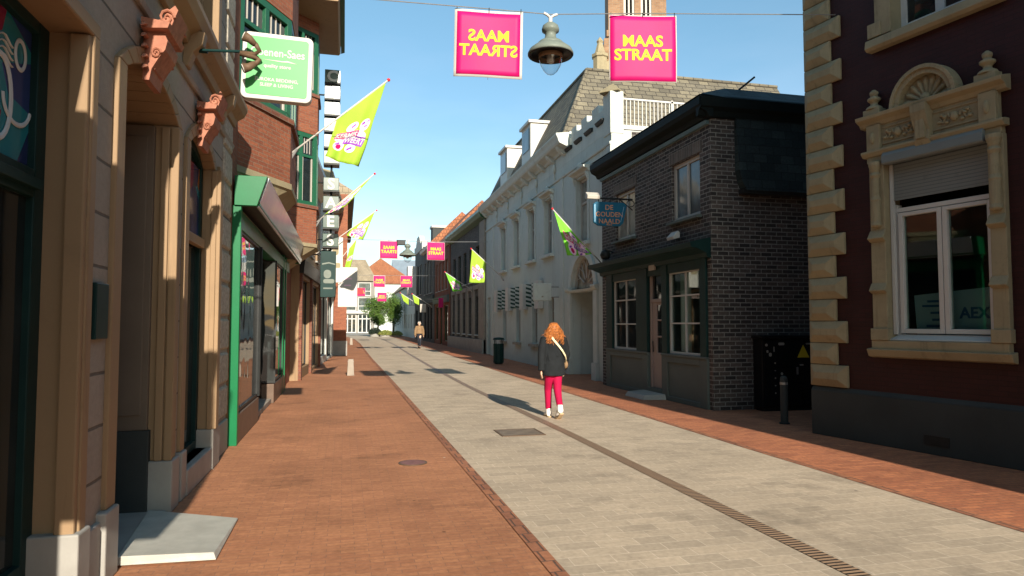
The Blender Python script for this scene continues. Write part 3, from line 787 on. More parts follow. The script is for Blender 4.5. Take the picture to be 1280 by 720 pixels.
for a, b, c, e in ((12.6, 12.7, .1, 2.9), (13.6, 13.72, .1, 2.9), (14.6, 14.7, .1, 2.9), (12.7, 13.6, 2.2, 2.3), (13.72, 14.6, 2.2, 2.3), (12.7, 14.6, .1, .3)): d.box(F, a, b, -1.75, -1.69, c, e)
d = d.build('door', M['metal_dark'], L2); MB().box(F, 12.6, 14.7, -1.73, -1.72, .3, 2.9).build('pane', M['glass_shop'], d)
# bicycle parked in the shop entrance
def bicycle(loc, label, rz):
    t = thing('bicycle', label, 'bicycle', loc, local=True, rz=rz)
    for x in (0, 1.02):
        wm = MB()
        pts = [(x + .33 * math.cos(2 * PI * k / 24), 0, .35 + .33 * math.sin(2 * PI * k / 24)) for k in range(25)]
        wm.tube(pts, .02, 6); w_ = wm.build('wheel', M['tyre'], t)
        sp = MB()
        for k in range(10): sp.tube([(x, 0, .35), (x + .32 * math.cos(PI * k / 5), 0, .35 + .32 * math.sin(PI * k / 5))], .003, 4)
        sp.build('spokes', M['metal_grey'], w_)
    f = MB()
    for a, b in (((0, 0, .35), (.3, 0, .82)), ((0, 0, .35), (.42, 0, .32)), ((.42, 0, .32), (.3, 0, .9)), ((.42, 0, .32), (.82, 0, .85)), ((.33, 0, .75), (.82, 0, .88)), ((.80, 0, .98), (1.02, 0, .35))): f.tube([a, b], .016, 8)
    f.build('frame', M['blue'], t)
    MB().ell((.27, 0, .95), (.13, .07, .035)).build('saddle', M['tyre'], t, smooth=True)
    MB().tube([(.72, -.28, 1.05), (.80, -.1, 1.03), (.80, .1, 1.03), (.72, .28, 1.05)], .014, 8).build('handlebar', M['metal_grey'], t)
bicycle((-1.95, 13.3, .10), 'blue bicycle parked in the dark shop entrance under the green canopy', R(115))

# tall vertical sign of letter boxes
t = thing('letter_box_sign', 'vertical row of green letter boxes spelling the shop name', 'sign', (-.42, 20.6, 0))
yy = 20.5
FS2 = Fr(0, yy, (1, 0), (0, -1))
LX = -.41
tops = [8.86 - .565 * k for k in range(6)] + [5.36 - .445 * k * 1.0 for k in range(4)]
letters = 'COENEN' + 'SAES'
zz = 8.64
zc = []
for k in range(6): zc.append(8.86 - k * .478)
for k in range(4): zc.append(5.68 - k * .545)
M['sigbox'] = plain('letter_box_green', (.035, .07, .055), .24, .1, 4, bmp=0, spec=.6)
for ch, z in zip(letters, zc):
    b = MB().box(FS2, LX - .22, LX + .22, -.22, .22, z - .19, z + .19).build('letter_box', M['sigbox'], t, bevel=.012)
    MB().box(FS2, LX - .225, LX + .225, -.225, .225, z - .225, z - .195).build('base_plate', M['metal_dark'], b)
    m = MB(); m.text(ch, .44, lambda a, c, e: FS2.P(LX + a, .225 + e, z + c), .014, .004); m.text(ch, .44, lambda a, c, e: (LX + .225 + e, yy + a, z + c), .014, .004); m.build_each('letter', M['white'], b, gap=.06)
m = MB().tube([(LX, yy + .0, 3.7), (LX, yy, 9.0)], .03)
for z in (8.35, 5.75, 3.75): m.tube([(-1.5, yy, z), (LX, yy, z)], .025)
m.build('mast', M['metal_dark'], t)

# ---------------------------------------------------------------- left: dark shopfront row and further houses
FW = Fr(0, 0, (0, 1), (1, 0))
L3 = thing('cream_shop_house', 'narrow cream upper storey over dark glass shopfronts, beyond the green canopy', 'building', (-4, 24, 0))
F3 = Fr(-2.3, 0, (.05, 1), (1, -.05))
wall(F3, 20.6, 27.4, 0, 6.6, [(20.9, 23.6, .3, 3.0), (24.0, 27.0, .1, 3.0), (21.3, 22.3, 3.9, 5.8), (23.4, 24.4, 3.9, 5.8), (25.5, 26.5, 3.9, 5.8)], th=.3, deep=8).build('wall', M['plaster_beige'], L3)
shopwin(L3, F3, 20.9, 23.6, .3, 3.0, -.1, cols=2); shopwin(L3, F3, 24.0, 27.0, .1, 3.0, -.1, cols=3)
for a in (21.3, 23.4, 25.5): window(L3, F3, a, a + 1, 3.9, 5.8, -.1, rows=(.6,), sill=0)
cornice(L3, F3, 20.6, 27.4, [(0, 6.3), (.3, 6.45), (.4, 6.6), (.4, 6.75), (0, 6.8)], 'white')
cornice(L3, F3, 20.6, 27.4, [(0, 3.1), (.12, 3.1), (.16, 3.5), (0, 3.55)], 'metal_dark', 'fascia')
m = MB()
for u in (20.65, 23.65, 27.05): m.box(F3, u, u + .25, 0, .08, 0, 3.1)
m.build_each('pilaster', M['brick_brown'], L3)
L3b = thing('white_shop_house', 'pale shop house with tall dark display windows further along the left side', 'building', (-4, 31, 0))
wall(F3, 27.4, 35.6, 0, 7.4, [(27.8, 31.0, .3, 3.0), (31.5, 35.2, .1, 3.0), (28.3, 29.4, 4, 6), (30.9, 32, 4, 6), (33.4, 34.5, 4, 6)], th=.3, deep=8).build('wall', M['white_trim'], L3b)
shopwin(L3b, F3, 27.8, 31.0, .3, 3.0, -.1, cols=2); shopwin(L3b, F3, 31.5, 35.2, .1, 3.0, -.1, cols=3)
for a in (28.3, 30.9, 33.4): window(L3b, F3, a, a + 1.1, 4, 6, -.1, rows=(.6,), sill=0)
cornice(L3b, F3, 27.4, 35.6, [(0, 7.1), (.35, 7.25), (.45, 7.4), (.45, 7.6), (0, 7.7)], 'cream_stone')
cornice(L3b, F3, 27.4, 35.6, [(0, 3.1), (.1, 3.1), (.12, 3.5), (0, 3.55)], 'dgreen', 'fascia')
L4 = thing('orange_brick_house', 'orange brick corner house whose sunlit end pier juts into the street', 'building', (-4, 48, 0))
F4 = left(.12)
wall(F4, 36, 58, 0, 8.3, [(37, 40, .4, 3.0), (41, 44, .4, 3.0), (46, 49, .4, 3.0), (51, 54, .4, 3.0)] + [(a, a + 1.2, 4.2, 6.4) for a in (38, 42, 46, 50, 54)], th=.3, deep=9).build('wall', M['brick_red'], L4)
for a in (37, 41, 46, 51): shopwin(L4, F4, a, a + 3, .4, 3.0, -.1, cols=2)
for a in (38, 42, 46, 50, 54): window(L4, F4, a, a + 1.2, 4.2, 6.4, -.1, rows=(.6,), sill=0)
MB().prof(F4, [(0, 8.3), (.3, 8.3), (.35, 8.45), (-4, 11), (-9, 8.3)], 36, 58).build('roof', M['tiles_beige'], L4)
m = MB().box(Fr(0, 36, (1, 0), (0, -1)), -.95, .17, 0, .04, 0, .75); m.build_each('plinth', M['stone_base'], L4)
L5 = thing('far_brick_house', 'plain brick house at the far left end of the street', 'building', (-5, 66, 0))
wall(left(-.3), 58, 76, 0, 7.2, [(a, a + 1.4, 1, 2.8) for a in (59, 62, 65, 68, 71)] + [(a, a + 1.2, 4.2, 6.0) for a in (59, 62, 65, 68, 71)], th=.3, deep=9).build('wall', M['brick_brown'], L5)
for a in (59, 62, 65, 68, 71):
    window(L5, left(-.3), a, a + 1.4, 1, 2.8); window(L5, left(-.3), a, a + 1.2, 4.2, 6.0)
MB().prof(left(-.3), [(0, 7.2), (.3, 7.2), (-4.5, 10), (-9, 7.2)], 58, 76).build('roof', M['tiles_orange'], L5)

# projecting boards over the left pavement
def board(name, label, x, y, z, w, h, mat, th=.12, cont=None, group=None):
    t = thing(name, label, 'sign', (x, y, z), group=group)
    G = Fr(0, y, (1, 0), (0, -1))
    b = MB().box(G, x - w / 2, x + w / 2, -th / 2, th / 2, z - h / 2, z + h / 2).build('panel', M[mat], t, bevel=.01)
    MB().tube([(x - w / 2 - .9, y, z + h / 2 - .1), (x - w / 2, y, z + h / 2 - .1)], .02).build('bracket', M['metal_dark'], t)
    if cont:
        for nm, mt, fn in cont:
            m = MB(); fn(m, G, th / 2 + .004); m.build(nm, M[mt], b)
    return t
def c1(m, G, o):
    x, z = -.45, 3.05
    pts = [(-.17, .28), (.02, .32), (.19, .27), (.19, .24), (.02, .28), (-.17, .24)]
    m.plate(G, [(x + a, z + b) for a, b in pts], o - .004, o + .004)
    m.plate(G, rrect(x - .02, z - .02, .20, .24, .09), o - .004, o + .004)
    m.plate(G, rrect(x + .02, z - .22, .30, .12, .05), o - .004, o + .004)
    m.plate(G, rrect(x, z - .42, .26, .04, .015), o - .004, o + .004)
board('projecting_board', 'tall dark green projecting board below the letter boxes', -.45, 19.9, 3.03, .42, 1.30, 'dgreen', cont=[('print', 'lamp_green', c1)])
def c2(m, G, o):
    m.plate(G, rrect(-.33, 4.35, .22, .45, .09), o - .003, o + .003); m.plate(G, rrect(-.30, 3.75, .3, .18, .06), o - .003, o + .003)
board('projecting_board', 'white projecting poster board with a pale figure, left of another', -.33, 25.6, 3.95, .52, 1.65, 'white', cont=[('print', 'cream_stone', c2)])
def c3(m, G, o):
    for k in range(4): m.plate(G, rrect(.13, 3.5 - .28 * k, .34 - .05 * (k % 2), .06, .02), o - .003, o + .003)
board('projecting_board', 'plain white projecting board with faint lines of print, furthest of the left boards', .13, 29.2, 3.15, .78, 1.65, 'white', cont=[('print', 'blush', c3)])
def c4_(m, G, o): m.text('SALE', .2, lambda a, b, c: G.P(.55 + a, o + c, 3.6 + b), .006, .002)
board('projecting_board', 'small red projecting sign far down the left side', .75, 46, 3.75, .9, .42, 'redpaint')
# stone posts on the left pavement
for y, x in ((22.2, .22), (53.5, .55)):
    t = thing('stone_post', 'squat pale stone post on the left pavement ' + ('nearer the camera' if y < 30 else 'far down the street'), 'bollard', (x, y, 0))
    m = MB(); m.add([(x - .11, y - .11, 0), (x + .11, y - .11, 0), (x + .11, y + .11, 0), (x - .11, y + .11, 0), (x - .085, y - .085, .52), (x + .085, y - .085, .52), (x + .085, y + .085, .52), (x - .085, y + .085, .52)],
          [(0, 1, 2, 3), (4, 5, 6, 7), (0, 1, 5, 4), (1, 2, 6, 5), (2, 3, 7, 6), (3, 0, 4, 7)])
    m.build('shaft', M['stone_grey'], t, bevel=.02)
    MB().box(W, x - .095, x + .095, y - .095, y + .095, .43, .46).build('band', M['stone_grey'], t)

# ---------------------------------------------------------------- right: maroon house with stone window (nearest)
q = math.hypot(.52, 2.76)
FR = Fr(6.905, 8.95, (.52 / q, -2.76 / q), (-2.76 / q, -.52 / q))
RB = thing('maroon_house', 'dark maroon painted brick house with cream quoins, nearest on the right', 'building', (8.5, 6, 0))
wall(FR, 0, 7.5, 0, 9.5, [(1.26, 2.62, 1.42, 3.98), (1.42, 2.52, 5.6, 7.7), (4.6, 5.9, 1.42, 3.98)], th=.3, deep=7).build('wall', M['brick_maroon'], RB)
m = MB().box(FR, -.04, 7.5, -.2, .05, 0, .66); m.prof(FR, [(.05, .66), (.0, .72), (-.1, .72), (-.1, .66)], -.04, 7.5)
m.box(Fr(6.905, 8.95, (.983, .185), (-.185, .983)), 0, 7, -.05, .05, 0, .66)
m.build_each('plinth', M['plinth_grey'], RB, bevel=.01)
m = MB()
z = .725; k = 0
while z < 9.4:
    w_ = .60 if k % 2 == 0 else .43
    m.frustum(FR, (-.05, w_, z, z + .315), 0, (-.05 + .0, w_, z, z + .315), .04)
    m.frustum(FR, (-.05, w_, z, z + .315), .04, (.06, w_ - .12, z + .11, z + .205), .105)
    z += .32; k += 1
m.build('quoins', M['cream_stone'], RB, bevel=.008)
# vent
v = MB().box(FR, 1.72, 2.04, .045, .06, .12, .24)
v = v.build('vent_grille', M['metal_dark'], RB)
# stone surround
m = MB()
ST = 'cream_stone'
m.box(FR, 1.03, 2.78, -.02, .085, 1.30, 1.42); m.prof(FR, [(0, 1.18), (.09, 1.2), (.13, 1.3), (0, 1.32)], .98, 2.83)
for a, b in ((1.05, 1.27), (2.61, 2.79)):
    m.box(FR, a, b, -.25, .07, 1.42, 3.85)
    m.box(FR, a - .02, b + .02, 0, .10, 1.42, 1.58)
    m.prof(FR, [(.07, 2.05), (.13, 2.09), (.07, 2.2)], a - .01, b + .01); m.prof(FR, [(.07, 2.75), (.14, 2.8), (.07, 2.92)], a - .01, b + .01)
    c = (a + b) / 2
    p = FR.P(c, .085, 0)
    m.lathe((p[0], p[1], 0), [(.05, 2.95), (.075, 2.98), (.06, 3.03), (.062, 3.3), (.07, 3.33), (.052, 3.38), (.05, 3.62), (.075, 3.67), (.05, 3.7), (.085, 3.8), (.085, 3.85)], 14)
m.build_each('window_jamb', M[ST], RB, bevel=.01)
m = MB()
m.box(FR, 1.03, 2.78, -.2, .08, 3.85, 3.95)
m.prof(FR, [(0, 3.93), (.10, 3.93), (.14, 3.98), (.14, 4.01), (.08, 4.02), (0, 4.02)], .98, 2.83)
m.box(FR, 1.06, 2.75, 0, .07, 4.02, 4.36)
m.prof(FR, [(0, 4.34), (.09, 4.35), (.12, 4.40), (.19, 4.44), (.20, 4.49), (0, 4.53)], .95, 2.86)
for a in (1.16, 2.65):
    m.box(FR, a - .10, a + .10, .07, .12, 4.0, 4.36)
    m.box(FR, a - .12, a + .12, 0, .15, 4.5, 4.58)
    p = FR.P(a, .07, 0)
    m.lathe((p[0], p[1], 4.58), [(.11, 0), (.10, .03), (.05, .06), (.045, .09), (.085, .13), (.085, .155), (.04, .18), (.055, .215), (.055, .245), (.015, .28)], 16)
m.build('entablature', M[ST], RB, bevel=.008)
# relief ornament
m = MB()
for (a, b) in ((1.28, 1.74), (1.98, 2.53)):
    m.box(FR, a, b, .065, .085, 4.07, 4.09); m.box(FR, a, b, .065, .085, 4.29, 4.31)
    c = (a + b) / 2
    m.ell(FR.P(c, .085, 4.19), (.05, .05, .06), 10, 8)
    for s in (-1, 1):
        pts = [FR.P(c + s * (.06 + .13 * t), .08, 4.19 + .05 * math.sin(t * 7)) for t in [i / 10 for i in range(11)]]
        m.tube(pts, [.018 - .001 * i for i in range(11)], 6)
        for t in (.25, .5, .75, 1.0): m.ell(FR.P(c + s * (.06 + .13 * t), .085, 4.19 - .055 * math.sin(t * 7)), (.026, .026, .022), 8, 6)
for a in (1.16, 2.65): m.ell(FR.P(a, .125, 4.18), (.04, .03, .08), 10, 8)
m.prof(FR, [(.07, 3.92), (.12, 3.90), (.16, 3.98), (.14, 4.1), (.22, 4.34), (.22, 4.44), (.07, 4.44)], 1.77, 1.97)
m.box(FR, 1.81, 1.93, .14, .185, 4.0, 4.3)
m.build('frieze_relief', M[ST], RB, bevel=.006)
# shell pediment
m = MB()
cu, cz, ro, ri = 1.89, 4.48, .42, .33
n = 18
for k in range(n):
    a0, a1 = PI * k / n, PI * (k + 1) / n
    P_ = lambda r_, a: (cu + r_ * math.cos(a), cz + r_ * 1.05 * math.sin(a))
    m.plate(FR, [P_(ri, a0), P_(ro, a0), P_(ro, a1), P_(ri, a1)], .0, .15)
    m.plate(FR, [P_(ro - .03, a0), P_(ro + .02, a0), P_(ro + .02, a1), P_(ro - .03, a1)], .0, .18)
m.plate(FR, [(cu + ri * math.cos(PI * k / n), cz + ri * 1.05 * math.sin(PI * k / n)) for k in range(n + 1)], 0, .05)
for k in range(9):
    a = PI * (k + .5) / 9
    m.tube([FR.P(cu + r_ * math.cos(a), .05, cz + r_ * 1.05 * math.sin(a)) for r_ in (.09, .18, .26, .31)], [.012, .024, .038, .026], 8)
m.ell(FR.P(cu, .07, cz + .05), (.07, .06, .07), 12, 8)
m.build('shell_pediment', M[ST], RB, bevel=.006)
# window with roller shutter
f = MB()
for a, b, c, d in ((1.27, 1.33, 1.42, 3.25), (2.56, 2.62, 1.42, 3.25), (1.33, 2.56, 1.42, 1.50), (1.33, 2.56, 3.14, 3.2)): f.box(FR, a, b, -.2, -.1, c, d)
for a, b in ((1.345, 1.935), (1.945, 2.55)):
    for x0, x1, c, d in ((a, a + .06, 1.515, 3.13), (b - .06, b, 1.515, 3.13), (a + .06, b - .06, 1.515, 1.575), (a + .06, b - .06, 3.08, 3.13)): f.box(FR, x0, x1, -.17, -.085, c, d)
f.prof(FR, [(-.1, 1.42), (.05, 1.42), (.05, 1.44), (-.1, 1.49)], 1.28, 2.60)
wn = f.build('window', M['white'], RB, bevel=.006)
MB().box(FR, 1.36, 2.54, -.14, -.13, 1.55, 3.1).build('pane', M['clear'], wn)
MB().prof(FR, [(-.08, 3.80), (.12, 3.78), (.14, 3.80), (.14, 3.9), (.10, 3.97), (-.08, 3.97)], 1.29, 2.6).build('shutter_box', plain('shutter_box_paint', (.16, .185, .185), .45, .05, 3), wn, bevel=.008)
m = MB().box(FR, 1.33, 2.56, -.07, -.055, 3.30, 3.79); m.build('roller_shutter', M['roller'], wn)
m = MB()
for a in (1.28, 2.57): m.box(FR, a, a + .04, -.08, -.03, 1.5, 3.79)
m.build_each('shutter_rail', M['white'], wn)
# room behind it
m = MB()
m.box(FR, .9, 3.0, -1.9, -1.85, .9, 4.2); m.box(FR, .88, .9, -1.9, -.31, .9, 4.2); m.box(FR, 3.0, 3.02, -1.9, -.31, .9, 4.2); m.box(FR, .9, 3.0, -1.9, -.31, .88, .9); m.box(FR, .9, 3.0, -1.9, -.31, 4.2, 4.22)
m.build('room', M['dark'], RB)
t = thing('window_poster', 'pale printed board with dark lettering standing inside the maroon house window', 'poster', FR.P(1.95, -.3, 1.5))
p = MB()
p.plate(FR, [(1.47, 1.5), (2.56, 1.5), (2.56, 2.10), (1.44, 2.02)], -.25, -.235)
p = p.build('board', plain('poster_board', (.20, .25, .26), .5, .05, 2, bmp=0), t)
m = MB()
# the wall runs towards the camera with u, and from outside u grows to the right
m.text('AEX', .19, lambda a, b, c: FR.P(2.22 + a, -.232 + c, 1.78 + b), .006, .002)
for k, (x0, x1, z_) in enumerate([(1.62, 1.86, 1.92), (1.55, 1.86, 1.86), (1.66, 1.86, 1.77), (1.68, 1.86, 1.68), (1.6, 1.86, 1.60)]): m.box(FR, x0, x1, -.234, -.231, z_, z_ + .03)
m.build('lettering', M['navy'], p)
# upper window
m = MB()
for a, b in ((1.2, 1.44), (2.5, 2.74)): m.box(FR, a, b, -.25, .08, 5.58, 7.9)
m.prof(FR, [(-.1, 5.58), (-.1, 5.4), (.1, 5.4), (.14, 5.44), (.12, 5.55), (.05, 5.58)], 1.08, 2.86)
m.box(FR, 1.1, 1.3, 0, .10, 5.58, 5.78); m.box(FR, 2.64, 2.84, 0, .10, 5.58, 5.78)
m.build('window_surround', M[ST], RB, bevel=.01)
window(RB, FR, 1.42, 2.52, 5.6, 7.7, -.14, 'white', 'glass', cols=2, fw=.09, mw=.12)
window(RB, FR, 4.6, 5.9, 1.42, 3.98, -.14, 'white', 'glass', cols=2, fw=.09, mw=.12)
cornice(RB, FR, -.1, 7.5, [(0, 9.3), (.2, 9.35), (.35, 9.6), (0, 9.7)], ST)

# ---------------------------------------------------------------- right: dark brick tavern
GN = thing('dark_brick_shop', 'dark brick shop with slate roof, green shopfront and cream door', 'building', (9, 14.5, 0))
F = right(6.8)
wall(F, 11.7, 17.38, 0, 5.72, [(12.1, 13.3, 3.80, 5.02), (15.2, 16.4, 3.75, 4.95), (12.0, 16.95, .0, 2.93)], th=.28, deep=9).build('wall', M['brick_dark'], GN)
GN_parts = []
m = MB().box(F, 11.62, 17.42, -.5, .0, 5.72, 5.78)
# brick lintels (soldier course)
m = MB()
M['soldier'] = brick('soldier_course_brick', (.15, .12, .10), (.08, .07, .06), (.22, .2, .17), w=.075, h=.24, ms=.008, strength=1, offset=0)
m.box(F, 12.0, 13.4, 0, .012, 5.04, 5.28); m.box(F, 15.1, 16.5, 0, .012, 4.97, 5.2)
m.build_each('lintel', M['soldier'], GN)
M['glass_blue'] = glass('pale_curtained_glass', (.085, .11, .125), .1, .4)
window(GN, F, 12.1, 13.3, 3.80, 5.02, -.06, 'offwhite', 'glass_blue', cols=2, fw=.08, mw=.07, sill=0, sm='plinth_green', sp=.12)
window(GN, F, 15.2, 16.4, 3.75, 4.95, -.06, 'offwhite', 'glass_blind', cols=2, fw=.08, mw=.07, sill=0, sm='plinth_green', sp=.12)
# shopfront
m = MB()
SH = [(11.88, 12.12), (13.46, 13.78), (14.5, 14.56), (14.52, 15.12), (16.56, 17.0)]
for a, b in ((11.86, 12.1), (13.5, 13.76), (14.5, 15.1), (16.6, 17.0)): m.box(F, a, b, -.12, .05, 1.0, 2.93)
m.box(F, 11.86, 17.0, -.11, .03, 2.72, 2.94)
sf = m.build('shopfront_frame', M['dgreen'], GN, bevel=.01)
m = MB().prof(F, [(0, 2.90), (.08, 2.92), (.10, 3.0), (.30, 3.08), (.42, 3.10), (.44, 3.2), (.0, 3.30)], 11.72, 17.35); m.build('fascia_cornice', M['dgreen'], GN, bevel=.006)
MB().box(F, 14.0, 14.3, .05, .09, 2.84, 2.96).build('lamp_box', M['offwhite'], GN, bevel=.005)
m = MB()
for a, b in ((11.84, 13.78), (14.5, 17.02)):
    m.box(F, a, b, -.15, .02, 0, .98)
    m.box(F, a, a + .28, .02, .05, 0, .95); m.box(F, b - .28, b, .02, .05, 0, .95); m.box(F, a + .28, b - .28, .02, .05, .82, .95); m.box(F, a + .28, b - .28, .02, .05, 0, .1)
    m.box(F, a, b, .02, .07, .95, 1.0)
m.build_each('stall_riser', M['plinth_green'], GN, bevel=.008)
window(GN, F, 12.1, 13.5, 1.0, 2.75, -.02, 'white', 'clear', cols=2, rows=(.37, .70), fw=.05, mw=.03, name='display_window')
window(GN, F, 15.1, 16.6, 1.0, 2.75, -.02, 'white', 'glass', cols=2, rows=(.36, .70), fw=.05, mw=.03, name='display_window')
m = MB(); m.box(F, 12.0, 13.7, -1.5, -1.45, .9, 2.8); m.box(F, 11.98, 12.0, -1.5, -.15, .9, 2.8); m.box(F, 13.7, 13.72, -1.5, -.15, .9, 2.8); m.box(F, 12, 13.7, -1.5, -.15, .88, .9); m.box(F, 12, 13.7, -1.5, -.15, 2.8, 2.82)
m.build('room', M['plinth_green'], GN)
# curtain & small things in the window
m = MB()
for k in range(16): m.tube([F.P(13.0 + .028 * k, -.25 - .012 * (k % 2), 1.05), F.P(13.0 + .028 * k, -.25 - .012 * (k % 2), 2.7)], .018, 6)
cu = m.build('curtain', M['white_trim'], GN)
m = MB()
m.text('NAALD', .10, lambda a, b, c: F.P(12.42 - a, -.05 + c, 2.18 + b), .002, .002); m.build('window_lettering', M['white'], GN)
# door
d = MB()
for a, b, c, e in ((13.78, 13.86, .2, 2.84), (14.42, 14.5, .2, 2.84), (13.86, 14.42, 2.76, 2.84), (13.86, 14.42, 2.12, 2.2)): d.box(F, a, b, -.12, -.03, c, e)
d.box(F, 13.86, 14.42, -.1, -.06, .2, .95)
for a, b in ((13.86, 13.95), (14.2, 14.42)): d.box(F, a, b, -.1, -.06, .95, 2.12)
for z_ in (.95, 1.33, 1.7): d.box(F, 13.95, 14.2, -.1, -.06, z_, z_ + .04)
d.box(F, 13.95, 14.2, -.1, -.06, 2.06, 2.12)
dd = d.build('door', M['pinkwhite'], GN, bevel=.008)
MB().box(F, 13.86, 14.42, -.09, -.08, .9, 2.8).build('pane', M['glass'], dd)
MB().tube([F.P(14.34, -.03, 1.0), F.P(14.34, -.02, 1.25)], .013).build('handle', M['metal_dark'], dd)
m = MB(); m.add([F.P(13.55, .05, 0), F.P(14.75, .05, 0), F.P(14.65, .55, 0), F.P(13.65, .55, 0), F.P(13.6, .05, .12), F.P(14.7, .05, .12), F.P(14.6, .50, .10), F.P(13.7, .50, .10)], [(0, 1, 2, 3), (4, 5, 6, 7), (0, 1, 5, 4), (1, 2, 6, 5), (2, 3, 7, 6), (3, 0, 4, 7)])
m.build('doorstep', M['stone_base'], GN, bevel=.012)
MB().box(F, 13.8, 14.5, -.27, .05, 0, .2).build('threshold', M['plinth_green'], GN)
# eaves gutter and roof
GU = [(0, 5.58), (.1, 5.60), (.14, 5.68), (.26, 5.74), (.30, 5.82), (.30, 5.96), (.26, 6.0), (0, 6.02)]
MB().prof(F, GU, 11.55, 17.5).build('gutter', M['tar'], GN, bevel=.006)
MB().prof(F, [(0, 5.50), (.06, 5.50), (.08, 5.57), (0, 5.575)], 11.72, 17.36).build('eaves_moulding', plain('blue_grey_moulding', (.10, .17, .19), .5, .1, 4), GN)
m = MB()
A = [(6.5, 11.55, 6.0), (6.5, 17.5, 6.0), (7.6, 17.5, 6.45), (7.35, 12.05, 6.35)]
m.quad(*A)
m.quad((7.6, 17.5, 6.45), (15.5, 17.5, 6.45), (15.5, 12.1, 6.35), (7.35, 12.05, 6.35))
m.quad((6.5, 11.50, 6.0), (7.35, 12.05, 6.35), (15.5, 12.05, 6.35), (15.5, 11.50, 5.92), (7.3, 11.50, 5.95))
m.add([(7.33, 11.68, 5.62), (7.33, 11.60, 5.2), (7.33, 11.55, 4.6), (7.38, 11.52, 4.36), (7.46, 11.50, 4.2), (15.5, 11.50, 4.2), (15.5, 11.68, 5.95), (7.33, 11.68, 5.95),
       (7.33, 11.72, 5.62), (7.33, 11.72, 5.2), (7.33, 11.72, 4.6), (7.38, 11.72, 4.36), (7.46, 11.72, 4.2), (15.5, 11.72, 4.2)],
      [(0, 1, 2, 3, 4, 5, 6, 7), (0, 1, 9, 8), (1, 2, 10, 9), (2, 3, 11, 10), (3, 4, 12, 11), (4, 5, 13, 12)])
m.build('roof', M['slate'], GN)
MB().prof(Fr(0, 11.7, (1, 0), (0, -1)), [(.0, 4.14), (.17, 4.14), (.19, 4.22), (0, 4.24)], 7.4, 15.5).build('roof_edge', M['metal_dark'], GN)
MB().prof(Fr(0, 11.7, (1, 0), (0, -1)), [(-.02, 5.60), (.06, 5.62), (.10, 5.72), (.18, 5.78), (.20, 5.96), (.16, 6.0), (-.02, 6.0)], 6.52, 15.5).build('gutter_return', M['tar'], GN, bevel=.006)
MB().tube([(7.62, 12.1, 6.3), (8.0, 12.0, 6.62)], .02).build('roof_hook', M['metal_dark'], GN)
# wall lamps
fl = thing('floodlight', 'small white floodlight above the green shopfront cornice', 'floodlight', F.P(12.95, .0, 3.45))
m = MB().prof(F, [(.08, 3.42), (.22, 3.38), (.24, 3.44), (.12, 3.56), (.08, 3.54)], 12.8, 13.1); b = m.build('housing', M['white'], fl, bevel=.008)
MB().tube([F.P(12.95, 0, 3.4), F.P(12.95, .1, 3.42)], .02).build('bracket', M['metal_dark'], fl)
wl = thing('wall_lantern', 'dark round wall lantern beside the white building corner', 'lamp', F.P(16.5, 0, 3.4))
p = F.P(16.6, .22, 0)
MB().lathe((p[0], p[1], 3.3), [(.03, 0), (.10, .02), (.14, .12), (.10, .22), (.03, .27)], 14).build('shade', M['metal_dark'], wl, smooth=True)
MB().tube([F.P(16.6, 0, 3.5), F.P(16.6, .22, 3.56)], .015).build('bracket', M['metal_dark'], wl)

# hanging sign
t = thing('hanging_tavern_sign', 'blue shaped sign with copper lettering hanging from a black bar', 'sign', F.P(15.3, 0, 4.6))
GS = Fr(0, 15.35, (1, 0), (0, -1))
cx_, cz_ = 6.20, 4.27
pts = [(-.42, .24), (-.35, .30), (.36, .30), (.44, .22), (.34, -.20), (.26, -.28), (-.30, -.28), (-.42, -.2)]
b = MB().plate(GS, [(cx_ + a, cz_ + c) for a, c in pts], -.035, .035).build('board', M['blue'], t, bevel=.008)
m = MB()
for tx, zz_, s_ in (('DE', .17, .17), ('GOUDEN', .0, .165), ('NAALD', -.165, .165)): m.text(tx, s_, lambda a, c, e: GS.P(cx_ - .02 + a * 1.0, .037 + e, cz_ + zz_ + c), .002, .002)
m.text('MODE', .05, lambda a, c, e: GS.P(cx_ - .02 + a, .037 + e, cz_ - .25 + c), .001, .002)
m.build('lettering', M['gold'], b)
m = MB()
m.plate(GS, [(cx_ - .40, cz_ + .22), (cx_ - .375, cz_ + .24), (cx_ - .375, cz_ - .2), (cx_ - .40, cz_ - .18)], .034, .04)
m.tube([GS.P(cx_ + .36, .038, cz_ + .2), GS.P(cx_ + .27, .038, cz_ - .18)], .006)
m.build('edge_line', plain('pale_blue_line', (.25, .45, .6), .4, .05, 2), b)
m = MB(); m.tube([(5.72, 15.35, 4.66), (6.8, 15.35, 4.66)], .022); m.tube([(6.8, 15.35, 4.4), (6.45, 15.35, 4.66)], .014)
for x in (5.92, 6.46): m.tube([(x, 15.35, 4.66), (x, 15.35, 4.56)], .01)
m.tube([(6.75 - .1 * math.cos(k / 8 * 5), 15.35, 4.56 + .08 * math.sin(k / 8 * 5)) for k in range(9)], .01)
m.build('bar', M['metal_dark'], t)
m = MB(); m.prof(Fr(0, 15.35, (1, 0), (0, -1)), [(-.06, 4.64), (.1, 4.62), (.12, 4.7), (-.02, 4.8), (-.06, 4.78)], 5.60, 5.92); m.build('sign_lamp', M['offwhite'], t, bevel=.01)

